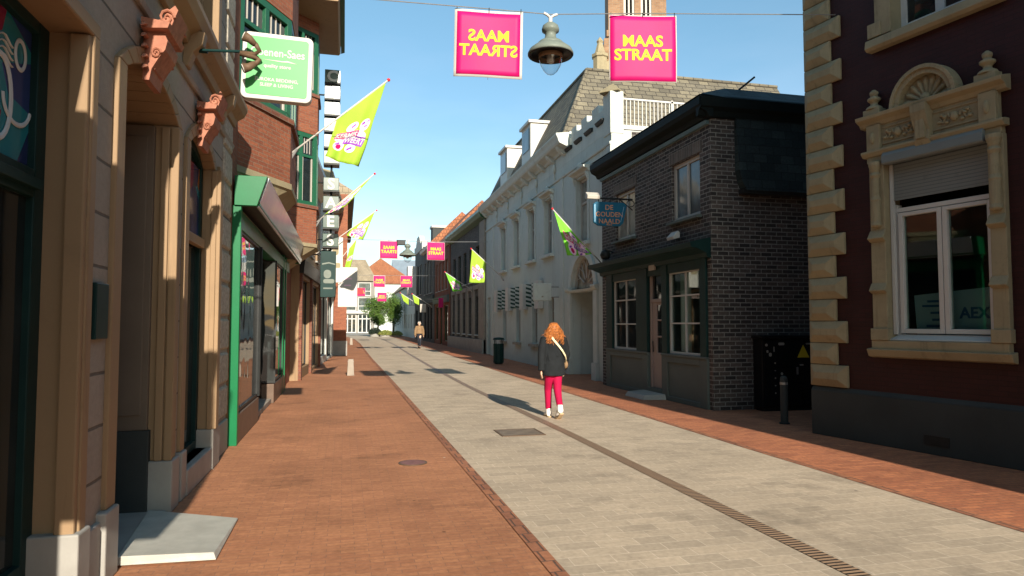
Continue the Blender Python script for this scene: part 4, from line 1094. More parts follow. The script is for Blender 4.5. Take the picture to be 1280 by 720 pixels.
# ---------------------------------------------------------------- utility cabinet and bollard by the side wall
t = thing('utility_cabinet', 'black cabinet covered in small stickers with a yellow warning triangle', 'cabinet', (8.4, 11.4, 0))
GC = Fr(0, 11.35, (1, 0), (0, -1))
MB().box(GC, 7.62, 9.3, -.3, .0, .06, 1.36).build('case', M['black'], t, bevel=.015)
MB().box(GC, 7.58, 9.34, -.3, .03, 1.36, 1.42).build('lid', M['black'], t, bevel=.01)
MB().box(GC, 7.66, 9.26, -.28, -.02, 0, .06).build('foot', M['metal_dark'], t)
for a, b_ in ((7.66, 8.44), (8.48, 9.26)):
    dd = MB().box(GC, a, b_, 0, .012, .1, 1.32).build('door', M['black'], t, bevel=.004)
    MB().box(GC, b_ - .1, b_ - .07, .012, .03, .68, .82).build('handle', M['metal_grey'], dd)
m = MB().plate(GC, [(8.36, 1.0), (8.62, 1.0), (8.49, 1.24)], .015, .02); m.build('warning_sign', M['signyellow'], t)
m = MB()
for (a, c, w_, h_) in ((7.70, 1.24, .05, .05), (7.72, 1.12, .04, .05), (7.78, 1.06, .06, .07), (8.02, 1.26, .13, .05), (8.62, 1.26, .14, .03), (7.88, .9, .03, .03), (7.88, .76, .03, .02), (7.88, .62, .03, .03), (7.88, .48, .03, .02), (7.88, .34, .03, .03), (8.02, .70, .05, .05), (8.45, .86, .09, .03), (7.86, 1.16, .02, .1)): m.plate(GC, rrect(a, c, w_, h_, min(w_, h_) * .4, 3), .014, .018)
m.build_each('sticker', M['concrete'], t)
t = thing('metal_bollard', 'grey metal bollard standing in the shade before the cabinet', 'bollard', (7.05, 9.92, 0))
MB().lathe((7.05, 9.92, 0), [(.06, 0), (.06, .72), (.055, .76), (.03, .78)], 20).build('post', M['plinth_grey'], t, smooth=False)
MB().lathe((7.05, 9.92, 0), [(.085, .0), (.085, .02), (.065, .03)], 20).build('collar', M['metal_dark'], t)
MB().lathe((7.05, 9.92, 0), [(.063, .64), (.063, .68)], 20).build('band', M['metal_grey'], t)

# ---------------------------------------------------------------- right: white building
WH = thing('white_rendered_building', 'long white rendered building with arched gateway, cornice and dormers', 'building', (9, 27, 0))
F = Fr(6.773, 0, (.0187, 1), (-1, .0187))
up = [(19.4, 20.5), (23.25, 24.3), (25.75, 26.75), (28.4, 29.4), (31.1, 32.1)]
lo = [(23.2, 23.9), (25.4, 26.2), (28.2, 29.0), (31.0, 31.8)]
ops = [(a, b, 4.15, 6.2) for a, b in up] + [(18.8, 21.05, 0, 3.72, 1.0)] + [(23.1, 23.8, 1.3, 2.6)] + [(a, b, .85, 3.1) for a, b in lo[1:]] + [(34.7, 35.7, 0, 3.0)]
wall(F, 17.4, 36.2, 0, 7.0, ops, th=.35, deep=0, back=False).build('wall', M['white_wall'], WH)
m = MB()
m.box(F, 17.4, 21.6, -.35, 0, 7.0, 7.75)
k = 17.4
for a, b in ((17.4, 17.95), (18.45, 19.0), (19.45, 20.0), (20.45, 21.0), (21.2, 21.6)): m.box(F, a, b, -.35, 0, 7.75, 8.0)
m.box(F, 21.6, 36.2, -.35, 0, 7.0, 7.62)
m.box(F, 17.4, 17.42, -.6, 0, 0, 7.0); m.box(F, 17.38, 17.95, -.36, .03, 6.9, 8.08)
m.build('parapet', M['white_trim'], WH, bevel=.012)
pc = MB(); a = F.P(17.67, -.16, 0)
pc.lathe((a[0], a[1], 8.08), [(.42, 0), (.42, .03), (.02, .30)], 4); pc.build('pier_cap', M['cream_stone'], WH)
m = MB()
for u in (18.2, 19.2, 20.2, 21.2): m.prof(F, [(.0, 7.35), (.06, 7.37), (.10, 7.45), (0, 7.47)], u - .3, u + .3)
m.build_each('parapet_slot', M['metal_dark'], WH)
# block behind: lower brick side, upper
m = MB()
m.box(F, 17.43, 36.2, -9, -.42, 5.0, 6.98)
m.build('side_wall', M['brick_dark'], WH)
MB().box(F, 17.45, 36.2, -9, -3.1, 0, 4.99).build('rear_block', M['white_wall'], WH)
MB().box(F, 21.75, 36.2, -9, -.43, 6.99, 7.7).build('upper_wall', M['white_trim'], WH)
m = MB()
CO = [(0, 7.42), (.06, 7.42), (.10, 7.5), (.34, 7.6), (.38, 7.66), (.41, 7.76), (.46, 7.86), (.46, 7.92), (.0, 7.97)]
m.prof(F, CO, 21.2, 36.3)
for k in range(12): m.prof(F, [(.0, 7.30), (.12, 7.34), (.26, 7.48), (.32, 7.585), (0, 7.585)], 21.6 + k * 1.28, 21.84 + k * 1.28)
m.build('cornice', M['white_trim'], WH, bevel=.008)
m = MB(); m.prof(F, [(0, 6.58), (.05, 6.59), (.06, 6.66), (0, 6.69)], 17.4, 36.2)
for u in (17.4, 21.9, 34.0): m.box(F, u, u + .35, 0, .035, 0, 6.58)
for u in (22.9, 25.4, 27.9, 30.6, 33.2): m.ell(F.P(u, .04, 7.1), (.06, .12, .18), 10, 8); m.tube([F.P(u, .03, 7.0), F.P(u, .03, 6.7)], .03, 6)
m.build('string_course', M['white_trim'], WH, bevel=.006)
m = MB()
for a, b in up:
    m.prof(F, [(0, 6.26), (.05, 6.26), (.08, 6.32), (.20, 6.36), (.22, 6.42), (0, 6.46)], a - .2, b + .2)
    for u in (a - .12, b + .02): m.prof(F, [(0, 6.0), (.05, 6.04), (.12, 6.24), (0, 6.25)], u, u + .1)
    c = (a + b) / 2
    m.ell(F.P(c, .08, 6.54), (.08, .14, .12), 10, 8); m.ell(F.P(c - .16, .06, 6.5), (.06, .1, .06), 8, 6); m.ell(F.P(c + .16, .06, 6.5), (.06, .1, .06), 8, 6)
    m.box(F, a - .14, a, 0, .03, 4.1, 6.28); m.box(F, b, b + .14, 0, .03, 4.1, 6.28)
m.build_each('window_hood', M['white_trim'], WH, bevel=.008)
for a, b in up: window(WH, F, a, b, 4.15, 6.2, -.14, 'offwhite', 'glass_blind', cols=1, rows=(.62,), fw=.09, mw=.07, sill=0, sm='white_trim', sp=.16, sw=.2, sh=.12)
window(WH, F, 23.1, 23.8, 1.3, 2.6, -.14, 'offwhite', 'glass', cols=2, rows=(.6,), fw=.06, sill=0, sm='stone_grey', sp=.12)
for a, b in lo[1:]:
    window(WH, F, a, b, .85, 3.1, -.14, 'offwhite', 'glass', cols=2, rows=(.55,), fw=.06, sill=0, sm='stone_grey', sp=.14, sw=.15, sh=.12)
# gateway
m = MB()
for a, b in ((18.5, 18.82), (21.03, 21.35)):
    m.box(F, a, b, -.02, .07, .5, 2.7); m.box(F, a - .03, b + .03, -.02, .12, 0, .5); m.prof(F, [(0, 2.62), (.10, 2.64), (.15, 2.72), (.15, 2.78), (0, 2.8)], a - .03, b + .03)
ao = arc(18.55, 21.3, 2.78, 1.2); ai = arc(18.8, 21.05, 2.78, .96)
for p, q_, r_, t_ in zip(ao, ao[1:], ai[1:], ai): m.plate(F, [p, q_, r_, t_], 0, .06)
m.prof(F, [(-.2, 2.62), (.06, 2.62), (.10, 2.7), (-.2, 2.74)], 18.82, 21.03)
m.prof(F, [(0, 3.85), (.14, 3.9), (.16, 4.08), (0, 4.08)], 19.8, 20.05)
m.build('gateway_surround', M['white_trim'], WH, bevel=.01)
fz = MB()
for (p, q_) in zip(arc(18.82, 21.03, 2.8, .93), arc(18.82, 21.03, 2.8, .93)[1:]):
    fz.plate(F, [p, q_, (q_[0] * .93 + 19.925 * .07, q_[1] * .93 + 2.8 * .07), (p[0] * .93 + 19.925 * .07, p[1] * .93 + 2.8 * .07)], -.17, -.1)
for k in range(1, 6):
    a = PI * k / 6; fz.tube([F.P(19.925 + .3 * math.cos(a), -.13, 2.8 + .25 * math.sin(a)), F.P(19.925 + 1.05 * math.cos(a), -.13, 2.8 + .88 * math.sin(a))], .022, 6)
    fz.tube([F.P(19.925 + 1.0 * math.cos(a + .25), -.13, 2.8 + .85 * math.sin(a + .25)), F.P(19.925 + .75 * math.cos(a), -.13, 2.8 + .55 * math.sin(a)), F.P(19.925 + 1.0 * math.cos(a - .25), -.13, 2.8 + .85 * math.sin(a - .25))], .016, 6)
fz = fz.build('fanlight', M['offwhite'], WH)
MB().plate(F, [(18.84, 2.76), (21.0, 2.76)] + list(reversed(arc(18.84, 21.0, 2.78, .9))), -.19, -.175).build('pane', plain('fanlight_glass', (.30, .24, .17), .15, .6, 3, bmp=.1), fz)
m = MB()
m.box(F, 18.78, 18.8, -1.0, -.33, 0, 2.66); m.box(F, 18.8, 21.05, -1.0, -.33, 2.66, 2.68); m.box(F, 21.05, 21.07, -1.0, -.33, 0, 2.66)
m.build('gateway_passage', M['white_wall'], WH)
MB().box(F, 18.8, 21.05, -.84, -.80, .04, 2.38).build('gate_leaf', M['white_trim'], WH, bevel=.01)
MB().box(F, 18.8, 21.05, -.9, -.76, 2.38, 2.66).build('gate_ceiling_shade', M['plinth_grey'], WH)  # dark strip stands in for the passage ceiling in shade
m = MB()
for a, b in ((34.6, 34.72), (35.68, 35.8)): m.box(F, a, b, -.3, .04, 0, 3.1)
m.build_each('door_frame', M['white_trim'], WH)
dd = MB().box(F, 34.72, 35.68, -.28, -.22, 0, 3.0).build('door', M['dgreen'], WH)
MB().tube([F.P(34.85, -.2, 1.0), F.P(34.85, -.2, 1.3)], .015).build('handle', M['metal_grey'], dd)
# striped shutters
for a, b in lo[1:]:
    for u, s in ((a - .06, -1), (b + .06, 1)):
        MB().box(F, u - .02, u + .02, 0.0, .24, 2.3, 3.2).build('shutter', M['shutter_stripe'], WH)
m = MB()
for u in (24.75, 27.2, 30.0, 32.6): m.box(F, u - .3, u + .3, .01, .22, 2.2, 3.25)
m.build_each('wall_board', M['white'], WH, bevel=.008)
# terrace railing and roof
m = MB()
m.box(W, 7.44, 10.6, 17.56, 17.62, 7.92, 7.97); m.box(W, 7.44, 10.6, 17.56, 17.62, 7.08, 7.12); m.box(W, 7.44, 10.6, 17.5, 17.66, 6.985, 7.03)
for k in range(26): m.box(W, 7.5 + k * .12, 7.525 + k * .12, 17.575, 17.6, 7.12, 7.92)
m.box(W, 9.0, 9.06, 17.56, 17.62, 6.985, 8.0)
m.build('terrace_railing', M['white'], WH)
m = MB(); m.box(W, 8.6, 12.6, 20.4, 20.5, 7.0, 8.1); m.build('terrace_house_wall', M['white_trim'], WH)
m = MB(); 
for x in (8.0, 9.1, 10.3, 11.4): m.box(W, x + .62, x + 1.5, 20.36, 20.4, 7.05, 8.0)
m.build_each('terrace_window', M['glass'], WH)
m = MB()
p0, p1, p2, p3 = (7.05, 21.6, 7.85), (8.83, 24.0, 11.25), (8.95, 36.2, 11.25), (7.3, 36.2, 7.85)
m.quad(p0, p1, p2, p3); m.quad(p0, (17, 21.6, 7.85), (17, 24.0, 11.25), p1)
m.quad((17, 24, 11.25), p1, (17, 32, 7.5)); m.quad(p2, p1, (17, 32, 7.5), (14, 36.2, 8.3)); m.quad(p3, p2, (14, 36.2, 8.3))
m.build('roof', M['slate_tan'], WH)
m = MB().tube([p0, p1], .07, 8); m.tube([p1, (17, 24, 11.25)], .08, 8); m.tube([p1, p2], .08, 8); m.build('ridge_tiles', M['slate_tan'], WH)
for y in (27.0, 31.2):
    m = MB(); m.box(W, 7.43, 9.2, y, y + 1.45, 8.2, 9.98); dm = m.build('dormer', M['white'], WH, bevel=.012)
    MB().box(W, 7.33, 9.25, y - .08, y + 1.53, 9.98, 10.10).build('dormer_roof', M['white'], dm, bevel=.01)
    g = MB(); g.box(W, 7.40, 7.44, y + .2, y + 1.25, 8.9, 9.8); g.build('dormer_pane', M['glass'], dm)
# white box sign
t = thing('box_sign', 'blank white box sign projecting from the white building above the woman', 'sign', F.P(22.5, 0, 2.7))
MB().box(Fr(0, 22.5, (1, 0), (0, -1)), 6.28, 6.90, -.1, .1, 2.42, 3.02).build('light_box', M['white_trim'], t, bevel=.02)
m = MB().tube([(6.9, 22.5, 2.9), (7.2, 22.5, 2.9)], .02); m.tube([(6.9, 22.5, 2.55), (7.2, 22.5, 2.55)], .02); m.tube([(6.6, 22.5, 3.02), (6.6, 22.5, 3.2)], .015)
m.build('bracket', M['metal_grey'], t)
MB().plate(Fr(0, 22.5, (1, 0), (0, -1)), rrect(6.58, 2.56, .07, .05, .02, 3), .1, .106).build('print', M['stone_grey'], t)

# church tower
TW = thing('church_tower', 'tall brown brick church tower rising behind the slate roof', 'tower', (31.5, 73, 0))
GT = Fr(28.3, 70, (.949, -.316), (-.316, -.949))
wall(GT, 0, 6.4, 0, 52, [(1.7, 2.9, 34.9, 45), (3.6, 4.8, 34.9, 45)], th=.6, deep=6.4).build('wall', M['brick_tower'], TW)
m = MB()
for a in (1.7, 3.6):
    m.box(GT, a, a + .25, -.5, -.1, 34.9, 45); m.box(GT, a + .95, a + 1.2, -.5, -.1, 34.9, 45); m.box(GT, a + .5, a + .7, -.5, -.15, 34.9, 45)
m.build_each('opening_frame', M['offwhite'], TW)
m = MB().box(GT, 1.7, 4.8, -.8, -.62, 34.5, 45.2); m.build('opening_louvre', M['dark'], TW)
m = MB(); m.box(GT, -.5, .1, -2.0, .15, 0, 33.4); m.box(GT, 6.3, 6.9, -2.0, .15, 0, 33.4); m.box(GT, -.2, 6.6, -.1, .2, 33.6, 34.3); m.build_each('buttress', M['brick_tower'], TW)
m = MB(); m.lathe((26.9, 69, 27), [(.8, 0), (.8, 3.6), (.95, 3.7), (.95, 4.0), (.6, 4.2), (.3, 5.3), (.4, 5.5), (.05, 6.0)], 8); m.build('pinnacle', M['cream_stone'], TW)
m = MB(); m.prof(Fr(0, 69, (0, 1), (1, 0)), [(25.6, 27), (28.5, 27), (28.5, 31.0), (25.6, 28.6)], 0, 1); m.build('gable', M['cream_stone'], TW)

# ---------------------------------------------------------------- right: houses further along
R3 = thing('sooty_brick_house', 'grey sooty brick house with two rows of tall narrow windows', 'building', (10, 43, 0))
F = right(7.42)
xs = [38.0, 40.1, 42.2, 44.3, 46.4]
wall(F, 36.2, 48.8, 0, 7.7, [(a, a + 1.1, 1.0, 3.2) for a in xs] + [(a, a + 1.1, 4.1, 6.1) for a in xs], th=.3, deep=8).build('wall', M['brick_grey'], R3)
for a in xs:
    window(R3, F, a, a + 1.1, 1.0, 3.2, -.12, 'dgreen', 'glass', rows=(.6,), sill=0, sm='white_wall')
    window(R3, F, a, a + 1.1, 4.1, 6.1, -.12, 'dgreen', 'glass', rows=(.6,), sill=0, sm='white_wall')
m = MB()
m.box(F, 36.2, 37.5, 0, .10, 0, 7.3)
for a in xs: m.box(F, a - .35, a - .1, 0, .07, .8, 3.6); m.box(F, a + 1.2, a + 1.45, 0, .07, .8, 3.6); m.box(F, a - .35, a + 1.45, 0, .09, 3.6, 3.85)
m.build_each('pilaster', M['stone_grey'], R3)
m = MB().box(F, 36.2, 48.8, 0, .2, 0, .75); m.build_each('plinth', M['stone_base'], R3)
cornice(R3, F, 36.1, 48.8, [(0, 7.3), (.3, 7.45), (.4, 7.7), (.4, 7.85), (0, 7.9)], 'mgreen', 'gutter')
MB().prof(F, [(.35, 7.9), (-3.5, 8.25), (-8, 7.9)], 36.3, 48.8).build('roof', M['slate_tan'], R3)
R35 = thing('red_tiled_house', 'red brick house with a steep orange tiled roof', 'building', (10, 53, 0))
F = right(7.35)
xs = [49.6, 51.4, 53.2, 55.0]
wall(F, 48.8, 57.0, 0, 7.6, [(a, a + 1.0, 4.2, 6.4) for a in xs] + [(49.5, 51.5, .3, 3.0), (52.5, 53.7, 0, 2.9), (54.6, 56.5, .3, 3.0)], th=.3, deep=8).build('wall', M['brick_red'], R35)
for a in xs: window(R35, F, a, a + 1, 4.2, 6.4, -.1, 'offwhite', rows=(.6,), sill=0)
for a, b, c in ((49.5, 51.5, .3), (52.5, 53.7, 0), (54.6, 56.5, .3)): window(R35, F, a, b, c, 3.0 if c else 2.9, -.1, 'mgreen', 'glass_shop', name='display_window')
cornice(R35, F, 48.8, 57.0, [(0, 3.2), (.15, 3.2), (.2, 3.7), (0, 3.75)], 'plinth_green', 'fascia')
cornice(R35, F, 48.8, 57.0, [(0, 7.4), (.3, 7.5), (.35, 7.7), (0, 7.75)], 'white', 'gutter')
MB().prof(F, [(.3, 7.75), (-2.4, 10.7), (-6, 7.75)], 48.9, 57.4).build('roof', M['tiles_orange'], R35)
R4 = thing('grey_gabled_house', 'dark grey house with a white topped gable and orange side dormer', 'building', (10, 65, 0))
F = right(7.3)
xs = [58.2, 60.4, 62.6]
wall(F, 57.0, 65.5, 0, 8.3, [(a, a + 1.4, 4.3, 7.2) for a in xs] + [(a, a + 1.8, .2, 3.2) for a in xs], th=.3, deep=8).build('wall', M['brick_grey'], R4)
for a in xs: window(R4, F, a, a + 1.4, 4.3, 7.2, -.1, 'offwhite', rows=(.6,), sill=0); window(R4, F, a, a + 1.8, .2, 3.2, -.1, 'metal_dark', 'glass_shop', name='display_window')
cornice(R4, F, 57, 65.5, [(0, 3.4), (.12, 3.4), (.15, 4.0), (0, 4.05)], 'plinth_grey', 'fascia')
cornice(R4, F, 57, 65.5, [(0, 8.1), (.3, 8.2), (.35, 8.45), (0, 8.5)], 'white', 'gutter')
MB().prof(F, [(.3, 8.5), (-2.4, 11.2), (-6, 8.5)], 57.45, 65.5).build('roof', M['tiles_orange'], R4)
m = MB(); m.box(W, 7.6, 9.2, 60.6, 62.0, 8.6, 10.2); dm = m.build('dormer', M['plinth_grey'], R4); MB().box(W, 7.5, 9.3, 60.5, 62.1, 10.2, 10.4).build('dormer_roof', M['white'], dm)
R4b = thing('narrow_gable_house', 'narrow dark house with pale stepped gable top before the white row', 'building', (10, 69, 0))
wall(F, 65.5, 73.0, 0, 8.8, [(a, a + 1.3, 4.5, 7.4) for a in (66.5, 68.8, 71.0)] + [(66.3, 68.5, .2, 3.0), (70, 72, .2, 3.0)], th=.3, deep=8).build('wall', M['plinth_grey'], R4b)
for a in (66.5, 68.8, 71.0): window(R4b, F, a, a + 1.3, 4.5, 7.4, -.1, 'offwhite', rows=(.6,), sill=0)
for a in (66.3, 70): window(R4b, F, a, a + 2, .2, 3.0, -.1, 'metal_dark', 'glass_shop', name='display_window')
MB().plate(F, [(65.6, 8.8), (72.9, 8.8), (72.9, 9.6), (71.5, 9.5), (70.2, 10.4), (68.3, 10.4), (67, 9.5), (65.6, 9.6)], -.4, .1).build('gable', M['white_trim'], R4b, bevel=.02)
MB().box(F, 71.5, 72.9, 0, .9, 4.6, 7.6).build('oriel', M['white'], R4b, bevel=.02)
R5 = thing('long_white_house_row', 'long low white house with tan roof closing the right side', 'building', (11, 92, 0))
F = right(7.5)
xs = [75 + 3.2 * k for k in range(11)]
wall(F, 73.0, 111, 0, 6.1, [(a, a + 1.2, 1.0, 2.7) for a in xs] + [(a, a + 1.2, 3.7, 5.3) for a in xs], th=.3, deep=9).build('wall', M['white_trim'], R5)
for a in xs: window(R5, F, a, a + 1.2, 1.0, 2.7, -.1, 'offwhite', 'glass'); window(R5, F, a, a + 1.2, 3.7, 5.3, -.1, 'offwhite', 'glass')
MB().prof(F, [(.3, 6.1), (-4.5, 10.6), (-9, 6.1)], 73, 111).build('roof', M['tiles_beige'], R5)

# end of the street
EB = thing('pale_end_building', 'pale three storey building with big windows closing the street', 'building', (-2, 125, 0))
GE = Fr(0, 120, (1, 0), (0, -1))
xs = [-12.4 + 2.45 * k for k in range(7)]
wall(GE, -13, 5.1, 0, 8.9, [(a, a + 2.15, 3.8, 6.1) for a in xs] + [(a, a + 2.15, 6.35, 8.65) for a in xs] + [(a, a + 2.2, .0, 3.2) for a in xs], th=.3, deep=12).build('wall', plain('greybeige_cladding', (.21, .20, .175), .8, .06, .5), EB)
for a in xs:
    for c, d in ((3.8, 6.1), (6.35, 8.65)): window(EB, GE, a, a + 2.15, c, d, -.05, 'white', 'glass_far', rows=(.35,), fw=.12, mw=.1)
    window(EB, GE, a, a + 2.2, 0, 3.2, .1, 'white', 'glass_shop', cols=3, fw=.15, mw=.16, rows=(.75,), name='shop_window')
cornice(EB, GE, -13, 5.1, [(0, 3.3), (.7, 3.3), (.7, 3.7), (0, 3.7)], 'white', 'shop_fascia')
m = MB(); m.add([GE.P(-13.4, .4, 8.9), GE.P(5.5, .4, 8.9), GE.P(5.5, -12, 8.9), GE.P(-13.4, -12, 8.9), GE.P(-9, -4.5, 13), GE.P(3.6, -4.5, 13)], [(0, 1, 5, 4), (1, 2, 5), (2, 3, 4, 5), (3, 0, 4), (0, 1, 2, 3)])
m.build('roof', M['tiles_beige'], EB)
OB = thing('orange_roofed_hall', 'large orange hipped roof showing above the pale end building', 'building', (9.5, 158, 0))
MB().box(W, 2, 16, 150, 166, 0, 10.2).build('wall', M['white_trim'], OB)
MB().add([(.5, 149.5, 10.2), (15.5, 149.5, 10.2), (15.5, 166.5, 10.2), (.5, 166.5, 10.2), (7.9, 157, 16.4), (8.4, 160, 16.4)], [(0, 1, 4), (1, 2, 5, 4), (2, 3, 5), (3, 0, 4, 5), (0, 1, 2, 3)]).build('roof', M['tiles_orange'], OB)
GB = thing('grey_roofed_house', 'distant house with a blue grey roof between the orange roof and the right row', 'building', (17, 172, 0))
MB().box(W, 11, 26, 168, 178, 0, 11).build('wall', M['brick_grey'], GB)
MB().prof(Fr(0, 173, (1, 0), (0, -1)), [(5.5, 11), (0, 17.5), (-5.5, 11)], 11.5, 26).build('roof', plain('blue_grey_roof', (.16, .20, .24), .7, .1, 1), GB)

# ---------------------------------------------------------------- houses behind the camera (they shade and are mirrored in the glass)
H1 = thing('shade_house', 'unseen narrow brick house added beside the viewpoint to shade the right side', 'building', (12, -8, 0))  # added out of view, sized for the shadow it throws on the right
FH = right(6.78)
wall(FH, -.9, 1.2, 0, 10.5, [(a, a + 1.1, 1, 3) for a in (-.4,)] + [(a, a + 1.1, 4.5, 6.6) for a in (-.4,)], th=.3, deep=8).build('wall', M['brick_red'], H1)
for a in (-.4,): window(H1, FH, a, a + 1.1, 1, 3, cols=2); window(H1, FH, a, a + 1.1, 4.5, 6.6, cols=2)
MB().prof(FH, [(0, 10.5), (-4, 12), (-8, 10.5)], -.9, 1.2).build('roof', M['tiles_orange'], H1)
H1b = thing('brick_terrace', 'low brick terrace behind the viewpoint on the right side', 'building', (13, -14, 0))
FH = right(8.7); xs = (-24, -20, -16, -12, -8, -4)
wall(FH, -26, -.9, 0, 7.5, [(a, a + 1.3, 1, 3) for a in xs] + [(a, a + 1.3, 4.5, 6.6) for a in xs], th=.3, deep=8).build('wall', M['brick_grey'], H1b)
for a in xs: window(H1b, FH, a, a + 1.3, 1, 3, cols=2); window(H1b, FH, a, a + 1.3, 4.5, 6.6, cols=2)
MB().prof(FH, [(.2, 7.5), (-4, 10), (-8, 7.5)], -26, -.95).build('roof', M['tiles_orange'], H1b)
H2 = thing('shade_bay_shop', 'unseen shop behind the viewpoint on the left with a bay added for shade', 'building', (-5, -6, 0))
FH = left(-1.5)
wall(FH, -24, -.6, 0, 8.5, [(a, a + 1.6, .6, 3) for a in (-22, -18, -14, -10)] + [(a, a + 1.3, 4.5, 6.6) for a in (-22, -18, -14, -10, -6, -3)], th=.3, deep=8).build('wall', M['plaster_beige'], H2)
for a in (-22, -18, -14, -10): window(H2, FH, a, a + 1.6, .6, 3, cols=2)
for a in (-22, -18, -14, -10, -6, -3): window(H2, FH, a, a + 1.3, 4.5, 6.6, cols=2)
MB().box(FH, .3, 1.3, 0.001, .50, 2.15, 4.0).build('oriel', M['dgreen'], H2, bevel=.01)  # unseen bay added to throw shade on the near left facade
MB().box(FH, .4, 1.2, .50, .51, 2.5, 3.7).build('pane', M['glass_shop'], H2)
MB().box(FH, .2, 1.35, 0.002, .55, 4.0, 4.12).build('shade_oriel_cornice', M['white'], H2, bevel=.01)

# ---------------------------------------------------------------- wires, banners, street lamps
def banner(x, y, z, label, mirror=False, s=.90, rz=0, ry=0, group='pink street banners hung on wires'):
    t = thing('street_banner', label, 'banner', (x, y, z), local=True, rz=rz, group=group)
    t.rotation_euler[1] = ry
    G = Fr(0, 0, (1, 0), (0, -1))
    def bend(m, k=.012):
        m.v = [(a, b + k * math.sin(a * 5 + c * 2) + k * .6 * math.sin(c * 7 - a * 3), c) for a, b, c in m.v]; return m
    def sheet(w, n, y0, y1, rad):
        m = MB(); vs = []; fs = []
        for side, yy_ in ((0, y0), (1, y1)):
            for i in range(n + 1):
                for j in range(n + 1): vs.append((w * (i / n - .5), yy_, w * (j / n - .5)))
        q_ = (n + 1) ** 2
        for sd in (0, 1):
            for i in range(n):
                for j in range(n): a = sd * q_ + i * (n + 1) + j; fs.append((a, a + 1, a + n + 2, a + n + 1))
        for i in range(n):
            for a, b in ((i * (n + 1), (i + 1) * (n + 1)), (i * (n + 1) + n, (i + 1) * (n + 1) + n), (i, i + 1), (n * (n + 1) + i, n * (n + 1) + i + 1)): fs.append((a, b, b + q_, a + q_))
        return m.add(vs, fs)
    pn = bend(sheet(s, 12, -.004, .004, .04)).build('cloth', M['white'], t, smooth=True)
    brd = .034 if mirror else .014
    bend(sheet(s - 2 * brd, 12, -.0075, .0075, 0)).build('coloured_field', M['pink'], pn, smooth=True)
    m = MB()
    for tx, dz in (('MAAS', .115), ('STRAAT', -.095)):
        m.text(tx, .212 * s / .9, lambda a, b, c: G.P(a * (-1 if mirror else 1), .0105 + c, b + dz), .0065, .002)
    bend(m).build('lettering', M['yellow'], pn)
    m = MB()
    for a in ((-s / 2 + .03, s / 2), (0, s / 2), (s / 2 - .03, s / 2)): m.tube([(a[0], 0, a[1] - .03), (a[0], 0, a[1] + .04)], .006, 6)
    m.tube([(0, -.0, -s / 2 - .03), (0, 0, -s / 2 + .02)], .003, 5)
    m.build('tie', M['metal_dark'], t)
    return t
banner(1.9, 9.1, 5.52, 'mirror written magenta banner with a broad white border, left of the big lamp', True, .95, rz=R(-10), ry=R(1.0))
banner(4.22, 9.1, 5.68, 'magenta banner with readable yellow words and thin white edge, right of the big lamp', False, 1.0, rz=R(-13))
banner(2.1, 34, 5.27, 'magenta banner in the second row, left of the grey street lamp', True, rz=R(-2))
banner(4.43, 34, 5.25, 'magenta banner in the second row, before the orange roof', False, rz=R(3))
banner(2.72, 56, 5.03, 'small magenta banner above the crowns of the two trees', True, .95)
banner(4.9, 56, 5.04, 'small magenta banner in the third row, right side of the street', False, .95)
banner(1.83, 80, 5.22, 'tiny magenta banner before the pale end building windows', True, 1.0)
banner(4.1, 78, 4.6, 'tiny magenta banner touching the tree crown, lowest of the far ones', False, 1.0)

def wire(name, label, pts):
    m = MB(); P = []
    for (a, b) in zip(pts, pts[1:]):
        for k in range(8): P.append(tuple(a[i] + (b[i] - a[i]) * k / 8 for i in range(3)))
    P.append(pts[-1])
    o = m.tube(P, .007 if pts[0][1] < 20 else .012, 6).build(name, M['metal_grey'])
    tag(o, label, 'cable')
wire('span_wire', 'thin wire spanning the street nearest the camera, carrying two banners and a lamp', [(-1.5, 9.1, 5.92), (1.9, 9.12, 6.03), (2.8, 9.12, 6.05), (4.22, 9.12, 6.22), (6.98, 8.42, 6.19)])
o = MB().tube([(6.98, 8.42, 6.19), (6.90, 9.0, 5.9)], .012, 6).build('wall_stay', M['metal_dark']); tag(o, 'dark stay rod fixing the nearest span wire to the cream quoins', 'rod')
wire('span_wire', 'second span wire across the street, just before the orange roof', [(-1.3, 34, 5.75), (2.1, 34.01, 5.73), (4.43, 34.01, 5.72), (7.1, 34, 5.8)])
wire('span_wire', 'third span wire far down the street above the walking man', [(.12, 56, 5.5), (2.7, 56.01, 5.51), (4.9, 56.01, 5.52), (7.35, 56, 5.55)])
wire('span_wire', 'fourth and farthest span wire near the trees', [(-.3, 79, 5.7), (1.83, 80.01, 5.72), (7.5, 79, 5.8)])

